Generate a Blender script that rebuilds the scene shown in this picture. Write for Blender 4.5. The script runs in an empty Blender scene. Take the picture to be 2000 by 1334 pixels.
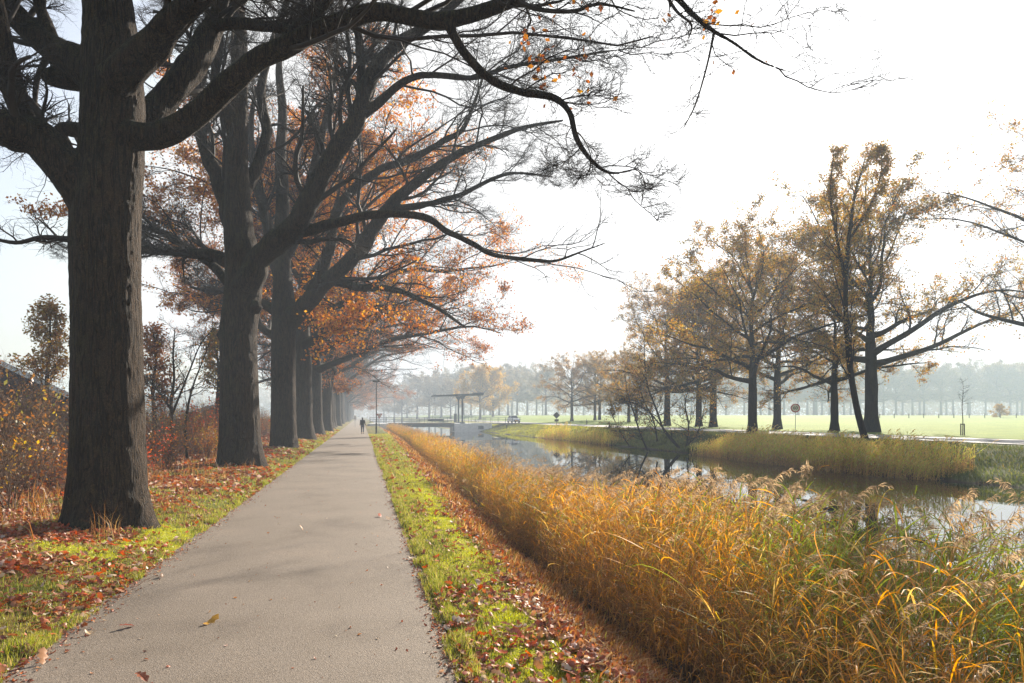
import bpy, math, numpy as np, time
from mathutils import Vector, Matrix, Quaternion
T0 = time.time()
# ------------------------------------------------------------------ basics
scene = bpy.context.scene
COL = scene.collection
A0 = math.atan(295.0 / 1333.0)
SA, CA = math.sin(A0), math.cos(A0)
CH = 1.9

def W(px, py, d):
    """a sight line of the measured photo at depth d -> world point"""
    X = (px - 1000.0) / 1333.0 * d
    return np.array([d * SA + X * CA, d * CA - X * SA, CH - (py - 811.0) / 1333.0 * d])

def smooth(t):
    t = np.clip(t, 0, 1)
    return t * t * (3 - 2 * t)

# ------------------------------------------------------------------ terrain
def toe(y):
    return np.interp(y, [0, 12, 27, 60, 125, 400], [0.0, 0.0, 0.5, 1.1, 1.4, 1.5])
def xr(y):
    return np.interp(y, [0, 14, 23, 33, 45, 60, 85, 121, 137, 180, 400], [28, 27.5, 26.8, 25.0, 25.5, 24.7, 23.2, 21.7, 20.4, 20.5, 20.5])
def xroad(y):
    return np.interp(y, [0, 30, 55, 100, 140, 200, 400], [35.5, 34.6, 33.6, 30.4, 29.0, 28.5, 28.5])
WATER_Z = -1.12

def vnoise(x, y, s, seed=0):
    """cheap smooth value noise"""
    x = np.asarray(x, float) / s + seed * 17.3; y = np.asarray(y, float) / s + seed * 9.1
    xi = np.floor(x); yi = np.floor(y); fx = smooth(x - xi); fy = smooth(y - yi)
    def h(a, b):
        v = np.sin(a * 127.1 + b * 311.7 + seed * 3.3) * 43758.5453
        return v - np.floor(v)
    return (h(xi, yi) * (1 - fx) + h(xi + 1, yi) * fx) * (1 - fy) + (h(xi, yi + 1) * (1 - fx) + h(xi + 1, yi + 1) * fx) * fy

def ground_z(x, y, detail=True):
    x = np.asarray(x, float); y = np.asarray(y, float)
    u = x - toe(y)
    zl = np.interp(x, [-400, -60, -14, -7, -5.2, -4, -3.2, -2.7, -2.5], [0.3, 0.3, 0.15, 0.16, 0.2, 0.22, 0.12, 0.02, -0.03])
    zb = np.interp(u, [0.68, 0.74, 1.2, 1.8, 2.3, 2.9, 4.2, 6.2, 9.0], [-0.03, 0.0, 0.03, -0.05, -0.32, -0.72, -1.2, -1.9, -2.3])
    zb = np.where(x < 0.74, -0.03, np.where(x < 1.2, np.maximum(zb, np.interp(x, [0.74, 1.2], [0.0, 0.03])), zb))
    w = x - xr(y)
    zr = np.interp(w, [-5, -1.5, 0, 2.0, 5.0, 7.5], [-2.3, -1.6, -1.1, -0.62, 0.05, 0.28])
    rr = x - (xroad(y) + 8)
    d = np.hypot(x, y)
    zf = 0.28 + 1.62 * smooth((d - 70) / 230.0) * smooth(rr / 12.0)
    z = np.where(x < -2.5, zl, np.where(x < 13, zb, np.where(w < 7.5, zr, zf)))
    z = np.where((w >= 7.5) & (rr > 0), zf, z)
    if detail:
        amp = np.where((x < -2.75) | ((x > 0.85) & (x < 12)), 1.0, 0.0) * np.clip(1 - (d - 30) / 60, 0.1, 1)
        amp = amp * np.interp(x, [-2.95, -2.75, 0.8, 1.2], [1, 0.1, 0.1, 1])
        z = z + amp * ((vnoise(x, y, 0.9, 1) - .5) * 0.07 + (vnoise(x, y, 0.28, 2) - .5) * 0.035)
        amp2 = np.where((w > -0.5) & (w < 6.5), 1.0, 0.0)
        z = z + amp2 * (vnoise(x, y, 1.7, 5) - .5) * 0.16
    return z

# ------------------------------------------------------------------ mesh helpers
def mesh_np(name, V, F, cols=None, smooth_sh=True, mat=None):
    V = np.asarray(V, np.float32); F = np.asarray(F, np.int32)
    me = bpy.data.meshes.new(name)
    k = F.shape[1]
    me.vertices.add(len(V)); me.vertices.foreach_set('co', V.ravel())
    me.loops.add(F.size); me.loops.foreach_set('vertex_index', F.ravel())
    me.polygons.add(len(F)); me.polygons.foreach_set('loop_start', np.arange(0, F.size, k, dtype=np.int32))
    if smooth_sh:
        me.polygons.foreach_set('use_smooth', np.ones(len(F), bool))
    me.update(calc_edges=True)
    if cols is not None:
        C = np.ones((len(V), 4), np.float32); C[:, :3] = cols
        a = me.color_attributes.new('tint', 'FLOAT_COLOR', 'POINT')
        a.data.foreach_set('color', C.ravel())
    if mat: me.materials.append(mat)
    return me

def tag(o, label=None, cat=None, group=None, kind=None):
    if label: o['label'] = label
    if cat: o['category'] = cat
    if group: o['group'] = group
    if kind: o['kind'] = kind
    return o

def link(name, me, parent=None, loc=None, rot=0):
    o = bpy.data.objects.new(name, me); COL.objects.link(o)
    if parent: o.parent = parent
    if loc is not None: o.location = loc
    if rot: o.rotation_euler.z = rot
    return o

def empty(name, loc=(0, 0, 0), rz=0):
    o = bpy.data.objects.new(name, None); COL.objects.link(o)
    o.location = loc; o.rotation_euler.z = rz; o.empty_display_size = 0.3
    return o

def copy_tree(o, parent=None):
    c = o.copy(); COL.objects.link(c); c.parent = parent
    for ch in list(o.children): copy_tree(ch, c)
    return c

class MB:
    """polygon soup for hard-surface things"""
    def __init__(s): s.v = []; s.f = []
    def box(s, c, size, R=None, taper=1.0):
        b = len(s.v); hx, hy, hz = [q / 2 for q in size]
        for sx, sy, sz in ((-1,-1,-1),(1,-1,-1),(1,1,-1),(-1,1,-1),(-1,-1,1),(1,-1,1),(1,1,1),(-1,1,1)):
            t = taper if sz > 0 else 1
            p = Vector((sx * hx * t, sy * hy * t, sz * hz))
            if R: p = R @ p
            s.v.append((p.x + c[0], p.y + c[1], p.z + c[2]))
        s.f += [tuple(b + i for i in q) for q in ((0,3,2,1),(4,5,6,7),(0,1,5,4),(1,2,6,5),(2,3,7,6),(3,0,4,7))]
        return s
    def beam(s, a, b, w, h):
        a = Vector(a); b = Vector(b); d = b - a
        R = d.to_track_quat('X', 'Z').to_matrix()
        return s.box((a + b) / 2, (d.length, w, h), R)
    def tube(s, pts, r, n=10, cap=True):
        pts = [Vector(p) for p in pts]
        rr = r if isinstance(r, (list, tuple)) else [r] * len(pts)
        b = len(s.v)
        for i, p in enumerate(pts):
            t = (pts[min(i + 1, len(pts) - 1)] - pts[max(i - 1, 0)]).normalized()
            q = t.to_track_quat('Z', 'Y').to_matrix()
            for k in range(n):
                a = 2 * math.pi * k / n
                s.v.append(tuple(p + q @ Vector((rr[i] * math.cos(a), rr[i] * math.sin(a), 0))))
        for i in range(len(pts) - 1):
            for k in range(n):
                k2 = (k + 1) % n
                s.f.append((b + i * n + k, b + i * n + k2, b + (i + 1) * n + k2, b + (i + 1) * n + k))
        if cap:
            s.f.append(tuple(b + k for k in reversed(range(n))))
            s.f.append(tuple(b + (len(pts) - 1) * n + k for k in range(n)))
        return s
    def prism(s, outline, axis_from, axis_to):
        """outline: list of 3D points, extruded by vector axis_to-axis_from"""
        b = len(s.v); n = len(outline); e = Vector(axis_to) - Vector(axis_from)
        for p in outline: s.v.append(tuple(Vector(p)))
        for p in outline: s.v.append(tuple(Vector(p) + e))
        s.f.append(tuple(b + i for i in range(n))); s.f.append(tuple(b + n + i for i in reversed(range(n))))
        for i in range(n):
            j = (i + 1) % n
            s.f.append((b + i, b + n + i, b + n + j, b + j))
        return s
    def build(s, name, mat, parent=None, bevel=0, smooth_sh=False):
        me = bpy.data.meshes.new(name); me.from_pydata(s.v, [], s.f); me.update()
        import bmesh
        bm = bmesh.new(); bm.from_mesh(me); bmesh.ops.recalc_face_normals(bm, faces=bm.faces)
        if bevel: bmesh.ops.bevel(bm, geom=list(bm.edges), offset=bevel, segments=2, affect='EDGES', clamp_overlap=True)
        bm.to_mesh(me); bm.free()
        if smooth_sh:
            me.polygons.foreach_set('use_smooth', [True] * len(me.polygons))
        me.materials.append(mat)
        return link(name, me, parent)

# ------------------------------------------------------------------ materials
def new_mat(name):
    m = bpy.data.materials.new(name); m.use_nodes = True
    nt = m.node_tree; nt.nodes.clear()
    out = nt.nodes.new('ShaderNodeOutputMaterial')
    return m, nt, out
def N(nt, t, **kw):
    n = nt.nodes.new(t)
    for k, v in kw.items():
        if k.startswith('i_'):
            n.inputs[k[2:].replace('_', ' ')].default_value = v
        else: setattr(n, k, v)
    return n
def ramp(nt, stops, interp='LINEAR'):
    r = nt.nodes.new('ShaderNodeValToRGB'); cr = r.color_ramp; cr.interpolation = interp
    while len(cr.elements) < len(stops): cr.elements.new(0.5)
    for e, (p, c) in zip(cr.elements, stops):
        e.position = p; e.color = (*c, 1) if len(c) == 3 else c
    return r
def mixc(nt, fac, a, b, blend='MIX'):
    m = nt.nodes.new('ShaderNodeMix'); m.data_type = 'RGBA'; m.blend_type = blend
    for sock, v in ((m.inputs[0], fac), (m.inputs[6], a), (m.inputs[7], b)):
        if hasattr(v, 'links') or isinstance(v, bpy.types.NodeSocket): nt.links.new(v, sock)
        else: sock.default_value = v if isinstance(v, (int, float)) else ((*v, 1) if len(v) == 3 else v)
    return m.outputs[2]
def math_n(nt, op, a, b=None, clamp=False):
    m = nt.nodes.new('ShaderNodeMath'); m.operation = op; m.use_clamp = clamp
    for i, v in enumerate((a, b)):
        if v is None: continue
        if isinstance(v, bpy.types.NodeSocket): nt.links.new(v, m.inputs[i])
        else: m.inputs[i].default_value = v
    return m.outputs[0]

def simple_mat(name, col, rough=0.6, metal=0.0, var=0.15, scale=6.0, bump=0.0, spec=0.5):
    m, nt, out = new_mat(name)
    p = N(nt, 'ShaderNodeBsdfPrincipled'); p.inputs['Roughness'].default_value = rough; p.inputs['Metallic'].default_value = metal
    p.inputs['Specular IOR Level'].default_value = spec
    tc = N(nt, 'ShaderNodeTexCoord'); no = N(nt, 'ShaderNodeTexNoise', i_Scale=scale, i_Detail=5.0)
    nt.links.new(tc.outputs['Object'], no.inputs['Vector'])
    r = ramp(nt, [(0.3, tuple(c * (1 - var) for c in col)), (0.7, tuple(min(1, c * (1 + var)) for c in col))])
    nt.links.new(no.outputs[0], r.inputs[0]); nt.links.new(r.outputs[0], p.inputs['Base Color'])
    if bump:
        b = N(nt, 'ShaderNodeBump', i_Strength=bump, i_Distance=0.02); nt.links.new(no.outputs[0], b.inputs['Height']); nt.links.new(b.outputs[0], p.inputs['Normal'])
    nt.links.new(p.outputs[0], out.inputs[0])
    return m

def foliage_mat(name, trans=0.5, gloss=0.06, rough=0.45, gain=1.0):
    """thin leaf: diffuse + translucent, colour from the 'tint' of every leaf"""
    m, nt, out = new_mat(name)
    at = N(nt, 'ShaderNodeAttribute', attribute_name='tint')
    d = N(nt, 'ShaderNodeBsdfDiffuse'); t = N(nt, 'ShaderNodeBsdfTranslucent'); g = N(nt, 'ShaderNodeBsdfGlossy'); g.inputs['Roughness'].default_value = rough
    hs = N(nt, 'ShaderNodeHueSaturation'); hs.inputs['Saturation'].default_value = 1.15; hs.inputs['Value'].default_value = gain
    nt.links.new(at.outputs['Color'], d.inputs[0]); nt.links.new(at.outputs['Color'], hs.inputs['Color']); nt.links.new(hs.outputs[0], t.inputs[0])
    m1 = N(nt, 'ShaderNodeMixShader'); m1.inputs[0].default_value = trans
    nt.links.new(d.outputs[0], m1.inputs[1]); nt.links.new(t.outputs[0], m1.inputs[2])
    m2 = N(nt, 'ShaderNodeMixShader'); m2.inputs[0].default_value = gloss
    nt.links.new(m1.outputs[0], m2.inputs[1]); nt.links.new(g.outputs[0], m2.inputs[2])
    nt.links.new(m2.outputs[0], out.inputs[0])
    return m

def bark_mat(name, base=(0.085, 0.066, 0.048), moss=0.5, fine=22.0, bump=0.6):
    m, nt, out = new_mat(name)
    p = N(nt, 'ShaderNodeBsdfPrincipled'); p.inputs['Roughness'].default_value = 0.9; p.inputs['Specular IOR Level'].default_value = 0.2
    tc = N(nt, 'ShaderNodeTexCoord')
    mp = N(nt, 'ShaderNodeMapping'); mp.inputs['Scale'].default_value = (1, 1, 0.28)
    nt.links.new(tc.outputs['Object'], mp.inputs[0])
    n1 = N(nt, 'ShaderNodeTexNoise', i_Scale=fine, i_Detail=8.0, i_Roughness=0.65, i_Distortion=0.4); nt.links.new(mp.outputs[0], n1.inputs['Vector'])
    n2 = N(nt, 'ShaderNodeTexNoise', i_Scale=1.6, i_Detail=6.0, i_Roughness=0.6); nt.links.new(tc.outputs['Object'], n2.inputs['Vector'])
    n3 = N(nt, 'ShaderNodeTexNoise', i_Scale=60.0, i_Detail=4.0); nt.links.new(tc.outputs['Object'], n3.inputs['Vector'])
    r = ramp(nt, [(0.36, tuple(c * 0.7 for c in base)), (0.5, tuple(c * 1.1 for c in base)), (0.64, tuple(c * 1.8 for c in base))])
    nt.links.new(n3.outputs[0], r.inputs[0])
    # long dark fissures between the bark plates
    mp2 = N(nt, 'ShaderNodeMapping'); mp2.inputs['Scale'].default_value = (1, 1, 0.11); nt.links.new(tc.outputs['Object'], mp2.inputs[0])
    n4 = N(nt, 'ShaderNodeTexNoise', i_Scale=fine * .62, i_Detail=3.0, i_Roughness=0.5, i_Distortion=1.1); nt.links.new(mp2.outputs[0], n4.inputs['Vector'])
    fis = math_n(nt, 'MULTIPLY', math_n(nt, 'ABSOLUTE', math_n(nt, 'SUBTRACT', n4.outputs[0], .5)), 13.0, True)
    fis2 = math_n(nt, 'MULTIPLY', math_n(nt, 'ABSOLUTE', math_n(nt, 'SUBTRACT', n1.outputs[0], .5)), 9.0, True)
    fis = math_n(nt, 'MULTIPLY', fis, math_n(nt, 'ADD', math_n(nt, 'MULTIPLY', fis2, .45), .55))
    # moss and algae on upper sides and the side turned away from the sun
    geo = N(nt, 'ShaderNodeNewGeometry'); dt = N(nt, 'ShaderNodeVectorMath', operation='DOT_PRODUCT'); dt.inputs[1].default_value = (-0.35, -0.35, 0.85)
    nt.links.new(geo.outputs['Normal'], dt.inputs[0])
    f = math_n(nt, 'ADD', dt.outputs['Value'], math_n(nt, 'MULTIPLY', n2.outputs[0], 1.6))
    f = math_n(nt, 'MULTIPLY', math_n(nt, 'SUBTRACT', f, 1.02), 1.5 * moss, True)
    f = math_n(nt, 'MINIMUM', f, 0.75)
    mossc = ramp(nt, [(0.35, (0.022, 0.028, 0.008)), (0.7, (0.075, 0.082, 0.018))]); nt.links.new(n3.outputs[0], mossc.inputs[0])
    c = mixc(nt, f, r.outputs[0], mossc.outputs[0]); c = mixc(nt, fis, tuple(q * .22 for q in base), c)
    nt.links.new(c, p.inputs['Base Color'])
    h = math_n(nt, 'ADD', math_n(nt, 'MULTIPLY', fis, .8), math_n(nt, 'MULTIPLY', n3.outputs[0], 0.25))
    b = N(nt, 'ShaderNodeBump', i_Strength=bump, i_Distance=0.05); nt.links.new(h, b.inputs['Height']); nt.links.new(b.outputs[0], p.inputs['Normal'])
    nt.links.new(p.outputs[0], out.inputs[0])
    return m

M = {}
M['bark_old'] = bark_mat('bark_old', (0.047, 0.027, 0.013), 0.5, 20.0, 1.0)
M['bark'] = bark_mat('bark', (0.040, 0.024, 0.012), 0.45, 14.0, 0.7)
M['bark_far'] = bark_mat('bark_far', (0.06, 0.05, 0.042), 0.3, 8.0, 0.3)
M['twig'] = simple_mat('twig', (0.035, 0.027, 0.022), 0.8, 0, 0.3, 3.0, spec=0.2)
M['twig_shrub'] = simple_mat('twig_shrub', (0.13, 0.085, 0.06), 0.8, 0, 0.35, 2.0, spec=0.2)
M['leaf'] = foliage_mat('leaf', 0.5, 0.04)
M['leaf_dry'] = foliage_mat('leaf_dry', 0.35, 0.035, 0.45)
M['reed'] = foliage_mat('reed', 0.5, 0.02, 0.45)
M['grass'] = foliage_mat('grass', 0.5, 0.03, 0.4)
M['steel_dark'] = simple_mat('steel_dark', (0.03, 0.035, 0.04), 0.45)
M['steel_grey'] = simple_mat('steel_grey', (0.25, 0.26, 0.27), 0.4, 0.6)
M['white_paint'] = simple_mat('white_paint', (0.75, 0.75, 0.73), 0.5, 0, 0.06, 2.0)
M['concrete'] = simple_mat('concrete', (0.72, 0.72, 0.70), 0.8, 0, 0.12, 3.0, 0.2)
M['red_paint'] = simple_mat('red_paint', (0.45, 0.02, 0.03), 0.4, 0, 0.05)
M['yellow_paint'] = simple_mat('yellow_paint', (0.75, 0.34, 0.03), 0.5, 0, 0.06)
M['black_paint'] = simple_mat('black_paint', (0.015, 0.015, 0.016), 0.5)
M['rubber'] = simple_mat('rubber', (0.02, 0.02, 0.02), 0.8)
M['glass_dark'] = simple_mat('glass_dark', (0.03, 0.04, 0.05), 0.08, 0, 0.05)
M['car_paint'] = simple_mat('car_paint', (0.72, 0.73, 0.75), 0.25, 0, 0.03, 1.0)
M['wood_grey'] = simple_mat('wood_grey', (0.10, 0.08, 0.06), 0.85, 0, 0.3, 8.0, 0.3)
M['jacket'] = simple_mat('jacket', (0.012, 0.014, 0.022), 0.8, 0, 0.2, 10)
M['jeans'] = simple_mat('jeans', (0.03, 0.04, 0.09), 0.85, 0, 0.2, 12)
M['skin'] = simple_mat('skin', (0.45, 0.26, 0.18), 0.6, 0, 0.05)
M['hair'] = simple_mat('hair', (0.02, 0.014, 0.01), 0.7)

# asphalt
def asphalt(name, a, b, tree_dirt=True):
    m, nt, out = new_mat(name)
    p = N(nt, 'ShaderNodeBsdfPrincipled'); p.inputs['Specular IOR Level'].default_value = 0.35
    tc = N(nt, 'ShaderNodeTexCoord')
    n1 = N(nt, 'ShaderNodeTexNoise', i_Scale=48.0, i_Detail=6.0, i_Roughness=0.8); nt.links.new(tc.outputs['Object'], n1.inputs['Vector'])
    v = N(nt, 'ShaderNodeTexVoronoi', i_Scale=95.0); nt.links.new(tc.outputs['Object'], v.inputs['Vector'])
    n2 = N(nt, 'ShaderNodeTexNoise', i_Scale=0.7, i_Detail=6.0, i_Roughness=0.6); nt.links.new(tc.outputs['Object'], n2.inputs['Vector'])
    r = ramp(nt, [(0.34, a), (0.5, tuple((x + y) / 2 for x, y in zip(a, b))), (0.66, b)]); nt.links.new(n1.outputs[0], r.inputs[0])
    big = ramp(nt, [(0.3, (0.70, 0.68, 0.66)), (0.46, (0.95, 0.94, 0.92)), (0.54, (1.0, 1.0, 1.0)), (0.7, (1.14, 1.12, 1.10))]); nt.links.new(n2.outputs[0], big.inputs[0])
    c = mixc(nt, 1.0, r.outputs[0], big.outputs[0], 'MULTIPLY')
    st = N(nt, 'ShaderNodeTexVoronoi', i_Scale=60.0); nt.links.new(tc.outputs['Object'], st.inputs['Vector'])
    sp = ramp(nt, [(0.0, (1, 1, 1)), (0.05, (1, 1, 1)), (0.08, (0, 0, 0))]); nt.links.new(st.outputs['Distance'], sp.inputs[0])
    c = mixc(nt, math_n(nt, 'MULTIPLY', sp.outputs[0], 0.5), c, tuple(min(1, q * 2.2) for q in b))
    # fine cracks here and there
    cr = N(nt, 'ShaderNodeTexVoronoi', feature='DISTANCE_TO_EDGE', i_Scale=0.45); 
    nz = N(nt, 'ShaderNodeTexNoise', i_Scale=2.0, i_Detail=6.0); nt.links.new(tc.outputs['Object'], nz.inputs['Vector'])
    vm = N(nt, 'ShaderNodeMixRGB'); vm.inputs[0].default_value = 0.25; nt.links.new(tc.outputs['Object'], vm.inputs[1]); nt.links.new(nz.outputs['Color'], vm.inputs[2])
    nt.links.new(vm.outputs[0], cr.inputs['Vector'])
    ck = math_n(nt, 'LESS_THAN', cr.outputs['Distance'], 0.0022)
    c = mixc(nt, math_n(nt, 'MULTIPLY', ck, 0.12), c, tuple(q * 0.35 for q in a))
    nt.links.new(c, p.inputs['Base Color'])
    p.inputs['Roughness'].default_value = 0.82
    h = math_n(nt, 'ADD', n1.outputs[0], math_n(nt, 'MULTIPLY', v.outputs['Distance'], 0.8))
    b_ = N(nt, 'ShaderNodeBump', i_Strength=0.6, i_Distance=0.007); nt.links.new(h, b_.inputs['Height']); nt.links.new(b_.outputs[0], p.inputs['Normal'])
    nt.links.new(p.outputs[0], out.inputs[0])
    return m
M['asphalt'] = asphalt('asphalt', (0.078, 0.060, 0.045), (0.215, 0.172, 0.133))
M['road'] = asphalt('road', (0.24, 0.23, 0.225), (0.36, 0.35, 0.34))

# ground: colour zones come from the per-vertex tint of the terrain, plus noise
def ground_mat():
    m, nt, out = new_mat('ground')
    p = N(nt, 'ShaderNodeBsdfPrincipled'); p.inputs['Roughness'].default_value = 0.95; p.inputs['Specular IOR Level'].default_value = 0.1
    at = N(nt, 'ShaderNodeAttribute', attribute_name='tint'); tc = N(nt, 'ShaderNodeTexCoord')
    n1 = N(nt, 'ShaderNodeTexNoise', i_Scale=26.0, i_Detail=8.0, i_Roughness=0.7); nt.links.new(tc.outputs['Object'], n1.inputs['Vector'])
    n2 = N(nt, 'ShaderNodeTexNoise', i_Scale=0.35, i_Detail=8.0, i_Roughness=0.65); nt.links.new(tc.outputs['Object'], n2.inputs['Vector'])
    r1 = ramp(nt, [(0.3, (0.45, 0.42, 0.4)), (0.7, (1.5, 1.45, 1.4))]); nt.links.new(n1.outputs[0], r1.inputs[0])
    r2 = ramp(nt, [(0.35, (0.8, 0.86, 0.8)), (0.65, (1.2, 1.12, 1.1))]); nt.links.new(n2.outputs[0], r2.inputs[0])
    c = mixc(nt, 1.0, at.outputs['Color'], r1.outputs[0], 'MULTIPLY'); c = mixc(nt, 1.0, c, r2.outputs[0], 'MULTIPLY')
    nt.links.new(c, p.inputs['Base Color'])
    b = N(nt, 'ShaderNodeBump', i_Strength=0.8, i_Distance=0.04); nt.links.new(n1.outputs[0], b.inputs['Height']); nt.links.new(b.outputs[0], p.inputs['Normal'])
    nt.links.new(p.outputs[0], out.inputs[0])
    return m
M['ground'] = ground_mat()

def water_mat():
    m, nt, out = new_mat('water')
    p = N(nt, 'ShaderNodeBsdfPrincipled'); p.inputs['Base Color'].default_value = (0.012, 0.014, 0.009, 1)
    p.inputs['Roughness'].default_value = 0.015; p.inputs['IOR'].default_value = 1.55; p.inputs['Specular IOR Level'].default_value = 0.5
    tc = N(nt, 'ShaderNodeTexCoord'); mp = N(nt, 'ShaderNodeMapping'); mp.inputs['Scale'].default_value = (1, 0.6, 1); nt.links.new(tc.outputs['Object'], mp.inputs[0])
    n1 = N(nt, 'ShaderNodeTexNoise', i_Scale=1.1, i_Detail=3.0, i_Roughness=0.5); nt.links.new(mp.outputs[0], n1.inputs['Vector'])
    b = N(nt, 'ShaderNodeBump', i_Strength=0.05, i_Distance=0.05); nt.links.new(n1.outputs[0], b.inputs['Height']); nt.links.new(b.outputs[0], p.inputs['Normal'])
    p.inputs['Roughness'].default_value = 1.0; p.inputs['Specular IOR Level'].default_value = 0.0
    gl = N(nt, 'ShaderNodeBsdfGlossy'); gl.inputs['Roughness'].default_value = .012; gl.inputs['Color'].default_value = (1, 1, 1, 1); nt.links.new(b.outputs[0], gl.inputs['Normal'])
    fr = N(nt, 'ShaderNodeFresnel'); fr.inputs['IOR'].default_value = 2.6; nt.links.new(b.outputs[0], fr.inputs['Normal'])
    ms = N(nt, 'ShaderNodeMixShader'); nt.links.new(fr.outputs[0], ms.inputs[0]); nt.links.new(p.outputs[0], ms.inputs[1]); nt.links.new(gl.outputs[0], ms.inputs[2])
    nt.links.new(ms.outputs[0], out.inputs[0])
    return m
M['water'] = water_mat()

# ------------------------------------------------------------------ GROUND, PATH, ROAD, WATER
def lines(segs):
    out = []
    for a, b, s in segs: out += list(np.arange(a, b - 1e-6, s))
    return np.array(out + [segs[-1][1]])
def grid_mesh(name, xs, ys, zf, colf, mat):
    X, Y = np.meshgrid(xs, ys); X = X.ravel(); Y = Y.ravel(); Z = zf(X, Y)
    nx, ny = len(xs), len(ys)
    i = np.arange(ny - 1)[:, None] * nx + np.arange(nx - 1)[None, :]; i = i.ravel()
    F = np.stack([i, i + 1, i + 1 + nx, i + nx], 1)
    return mesh_np(name, np.stack([X, Y, Z], 1), F, colf(X, Y) if colf else None, True, mat)

def mixv(a, b, t): return a + (b - a) * t[:, None]
def moss_mask(x, y):
    """bright moss cushions on the right verge and round the first oak"""
    xx = x - toe(y) * 0.6
    m = smooth((vnoise(x * 1.0, y * 0.30, 0.42, 8) - 0.33) / 0.12) * smooth(1 - np.abs(xx - 1.40) / 0.5 + 0.3)
    m = m * smooth((26 - y) / 8)
    r = np.hypot(x + 3.3, (y - 10.8) * 0.75)
    m2 = smooth((1.35 - r) / 0.4) * smooth((vnoise(x, y, 0.5, 9) - 0.2) / 0.2)
    return np.clip(np.maximum(m, m2) * (.35 + .65 * smooth((vnoise(x, y, .16, 10) - .25) * 3)), 0, 1)
def litter_mask(x, y):
    """where the dropped oak leaves gather"""
    n = smooth((vnoise(x, y, 1.1, 11) * .6 + vnoise(x, y, .4, 12) * .4 - .38) / .22)
    left = np.interp(x, [-30, -9, -6, -4.6, -3.4, -2.9, -2.55], [.6, 1, 1, .95, .75, .36, .55]) * (x < -2.5)
    u = x - toe(y)
    right = np.interp(u, [.7, .82, 1.0, 1.45, 1.75, 2.5, 2.85, 3.1], [.45, .2, .12, .32, 1, 1, .7, .2]) * (x > .7)
    return (left + right) * (0.25 + 0.75 * n) * (1 - .85 * moss_mask(x, y))
def ground_col(x, y):
    n = vnoise(x, y, 2.3, 3); n2 = vnoise(x, y, .6, 4)
    green = np.array([0.085, 0.11, 0.018]); dry = np.array([0.16, 0.115, 0.035]); soil = np.array([0.05, 0.034, 0.022]); leafc = np.array([0.15, 0.055, 0.025])
    moss = np.array([0.31, 0.32, 0.035]); field = np.array([0.175, 0.25, 0.04]); bank = np.array([0.06, 0.075, 0.02])
    c = np.tile(green, (len(x), 1))
    c = mixv(c, dry[None], smooth((n * .6 + n2 * .4 - .35) * 2.5) * .8)
    c = mixv(c, leafc[None], np.clip(litter_mask(x, y), 0, 1) * .6)
    c = mixv(c, moss[None], moss_mask(x, y))
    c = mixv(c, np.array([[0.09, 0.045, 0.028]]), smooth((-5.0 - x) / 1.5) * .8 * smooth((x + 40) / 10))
    u = x - toe(y)
    c = mixv(c, np.array([[0.15, 0.075, 0.028]]), smooth((u - 1.55) / .4) * .8 * (x < 14))
    c = mixv(c, soil[None] * .6, smooth((u - 2.75) / .3) * (x < 14))
    w = x - xr(y)
    c = np.where((x > 13)[:, None], mixv(np.tile(soil * .8, (len(x), 1)), bank[None], smooth((w - .4) / .8)), c)
    gg = smooth((y - 75) / 30)
    c = np.where(((x > 13) & (w > 0.3))[:, None], mixv(bank[None] * (0.6 + .8 * n[:, None]), np.array([[0.20, 0.20, 0.03]]), gg * (.6 + .4 * n)), c)
    c = np.where((x > xroad(y) + 7.2)[:, None], field[None] * (.85 + .3 * vnoise(x, y, 14, 6)[:, None]), c)
    c = np.where((x < -40)[:, None], field[None] * .6, c)
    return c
xs = lines([(-500, -60, 40), (-60, -14, 4), (-14, -8, .5), (-8, 4.6, .075), (4.6, 9, .4), (9, 19, 2), (19, 34, .35), (34, 60, 1.2), (60, 160, 8), (160, 700, 45)])
ys = lines([(-60, 0, 6), (0, 3, .4), (3, 18, .09), (18, 34, .22), (34, 80, .7), (80, 160, 2.5), (160, 400, 12), (400, 900, 60)])
g = link('ground', grid_mesh('ground', xs, ys, ground_z, ground_col, M['ground'])); tag(g, kind='structure')

# path sheet with slightly ragged edges
rng = np.random.default_rng(5)
py = lines([(-20, 3, .5), (3, 40, .07), (40, 150, .5), (150, 600, 6)])
edgeL = -2.54 + (vnoise(py, py * 0, .35, 21) - .5) * .07 + (vnoise(py, py * 0, .1, 22) - .5) * .035
edgeR = 0.716 + (vnoise(py, py * 0, .4, 23) - .5) * .06 + (vnoise(py, py * 0, .11, 24) - .5) * .03
K = 9; tt = np.linspace(0, 1, K)
PX = edgeL[:, None] + (edgeR - edgeL)[:, None] * tt[None]; PY = np.repeat(py[:, None], K, 1)
PZ = 0.004 + 0.022 * (1 - (2 * tt[None] - 1) ** 2) + 0 * PX
i = (np.arange(len(py) - 1)[:, None] * K + np.arange(K - 1)[None]).ravel()
F = np.stack([i, i + 1, i + 1 + K, i + K], 1)
o = link('path', mesh_np('path', np.stack([PX.ravel(), PY.ravel(), PZ.ravel()], 1), F, None, True, M['asphalt'])); tag(o, kind='structure')
ry = lines([(-60, 160, 3), (160, 700, 15)])
V = []; F = []
for k, y in enumerate(ry):
    x0 = float(xroad(y)); V += [(x0, y, .33), (x0 + 3.5, y, .38), (x0 + 7, y, .33)]
for k in range(len(ry) - 1):
    for j in range(2): F.append((k * 3 + j, k * 3 + j + 1, k * 3 + j + 4, k * 3 + j + 3))
o = link('road', mesh_np('road', V, F, None, True, M['road'])); tag(o, kind='structure')
V = [(2.6, -60, WATER_Z), (31, -60, WATER_Z), (31, 700, WATER_Z), (2.6, 700, WATER_Z)]
o = link('water', mesh_np('water', V, [(0, 1, 2, 3)], None, False, M['water'])); tag(o, kind='structure')

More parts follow.
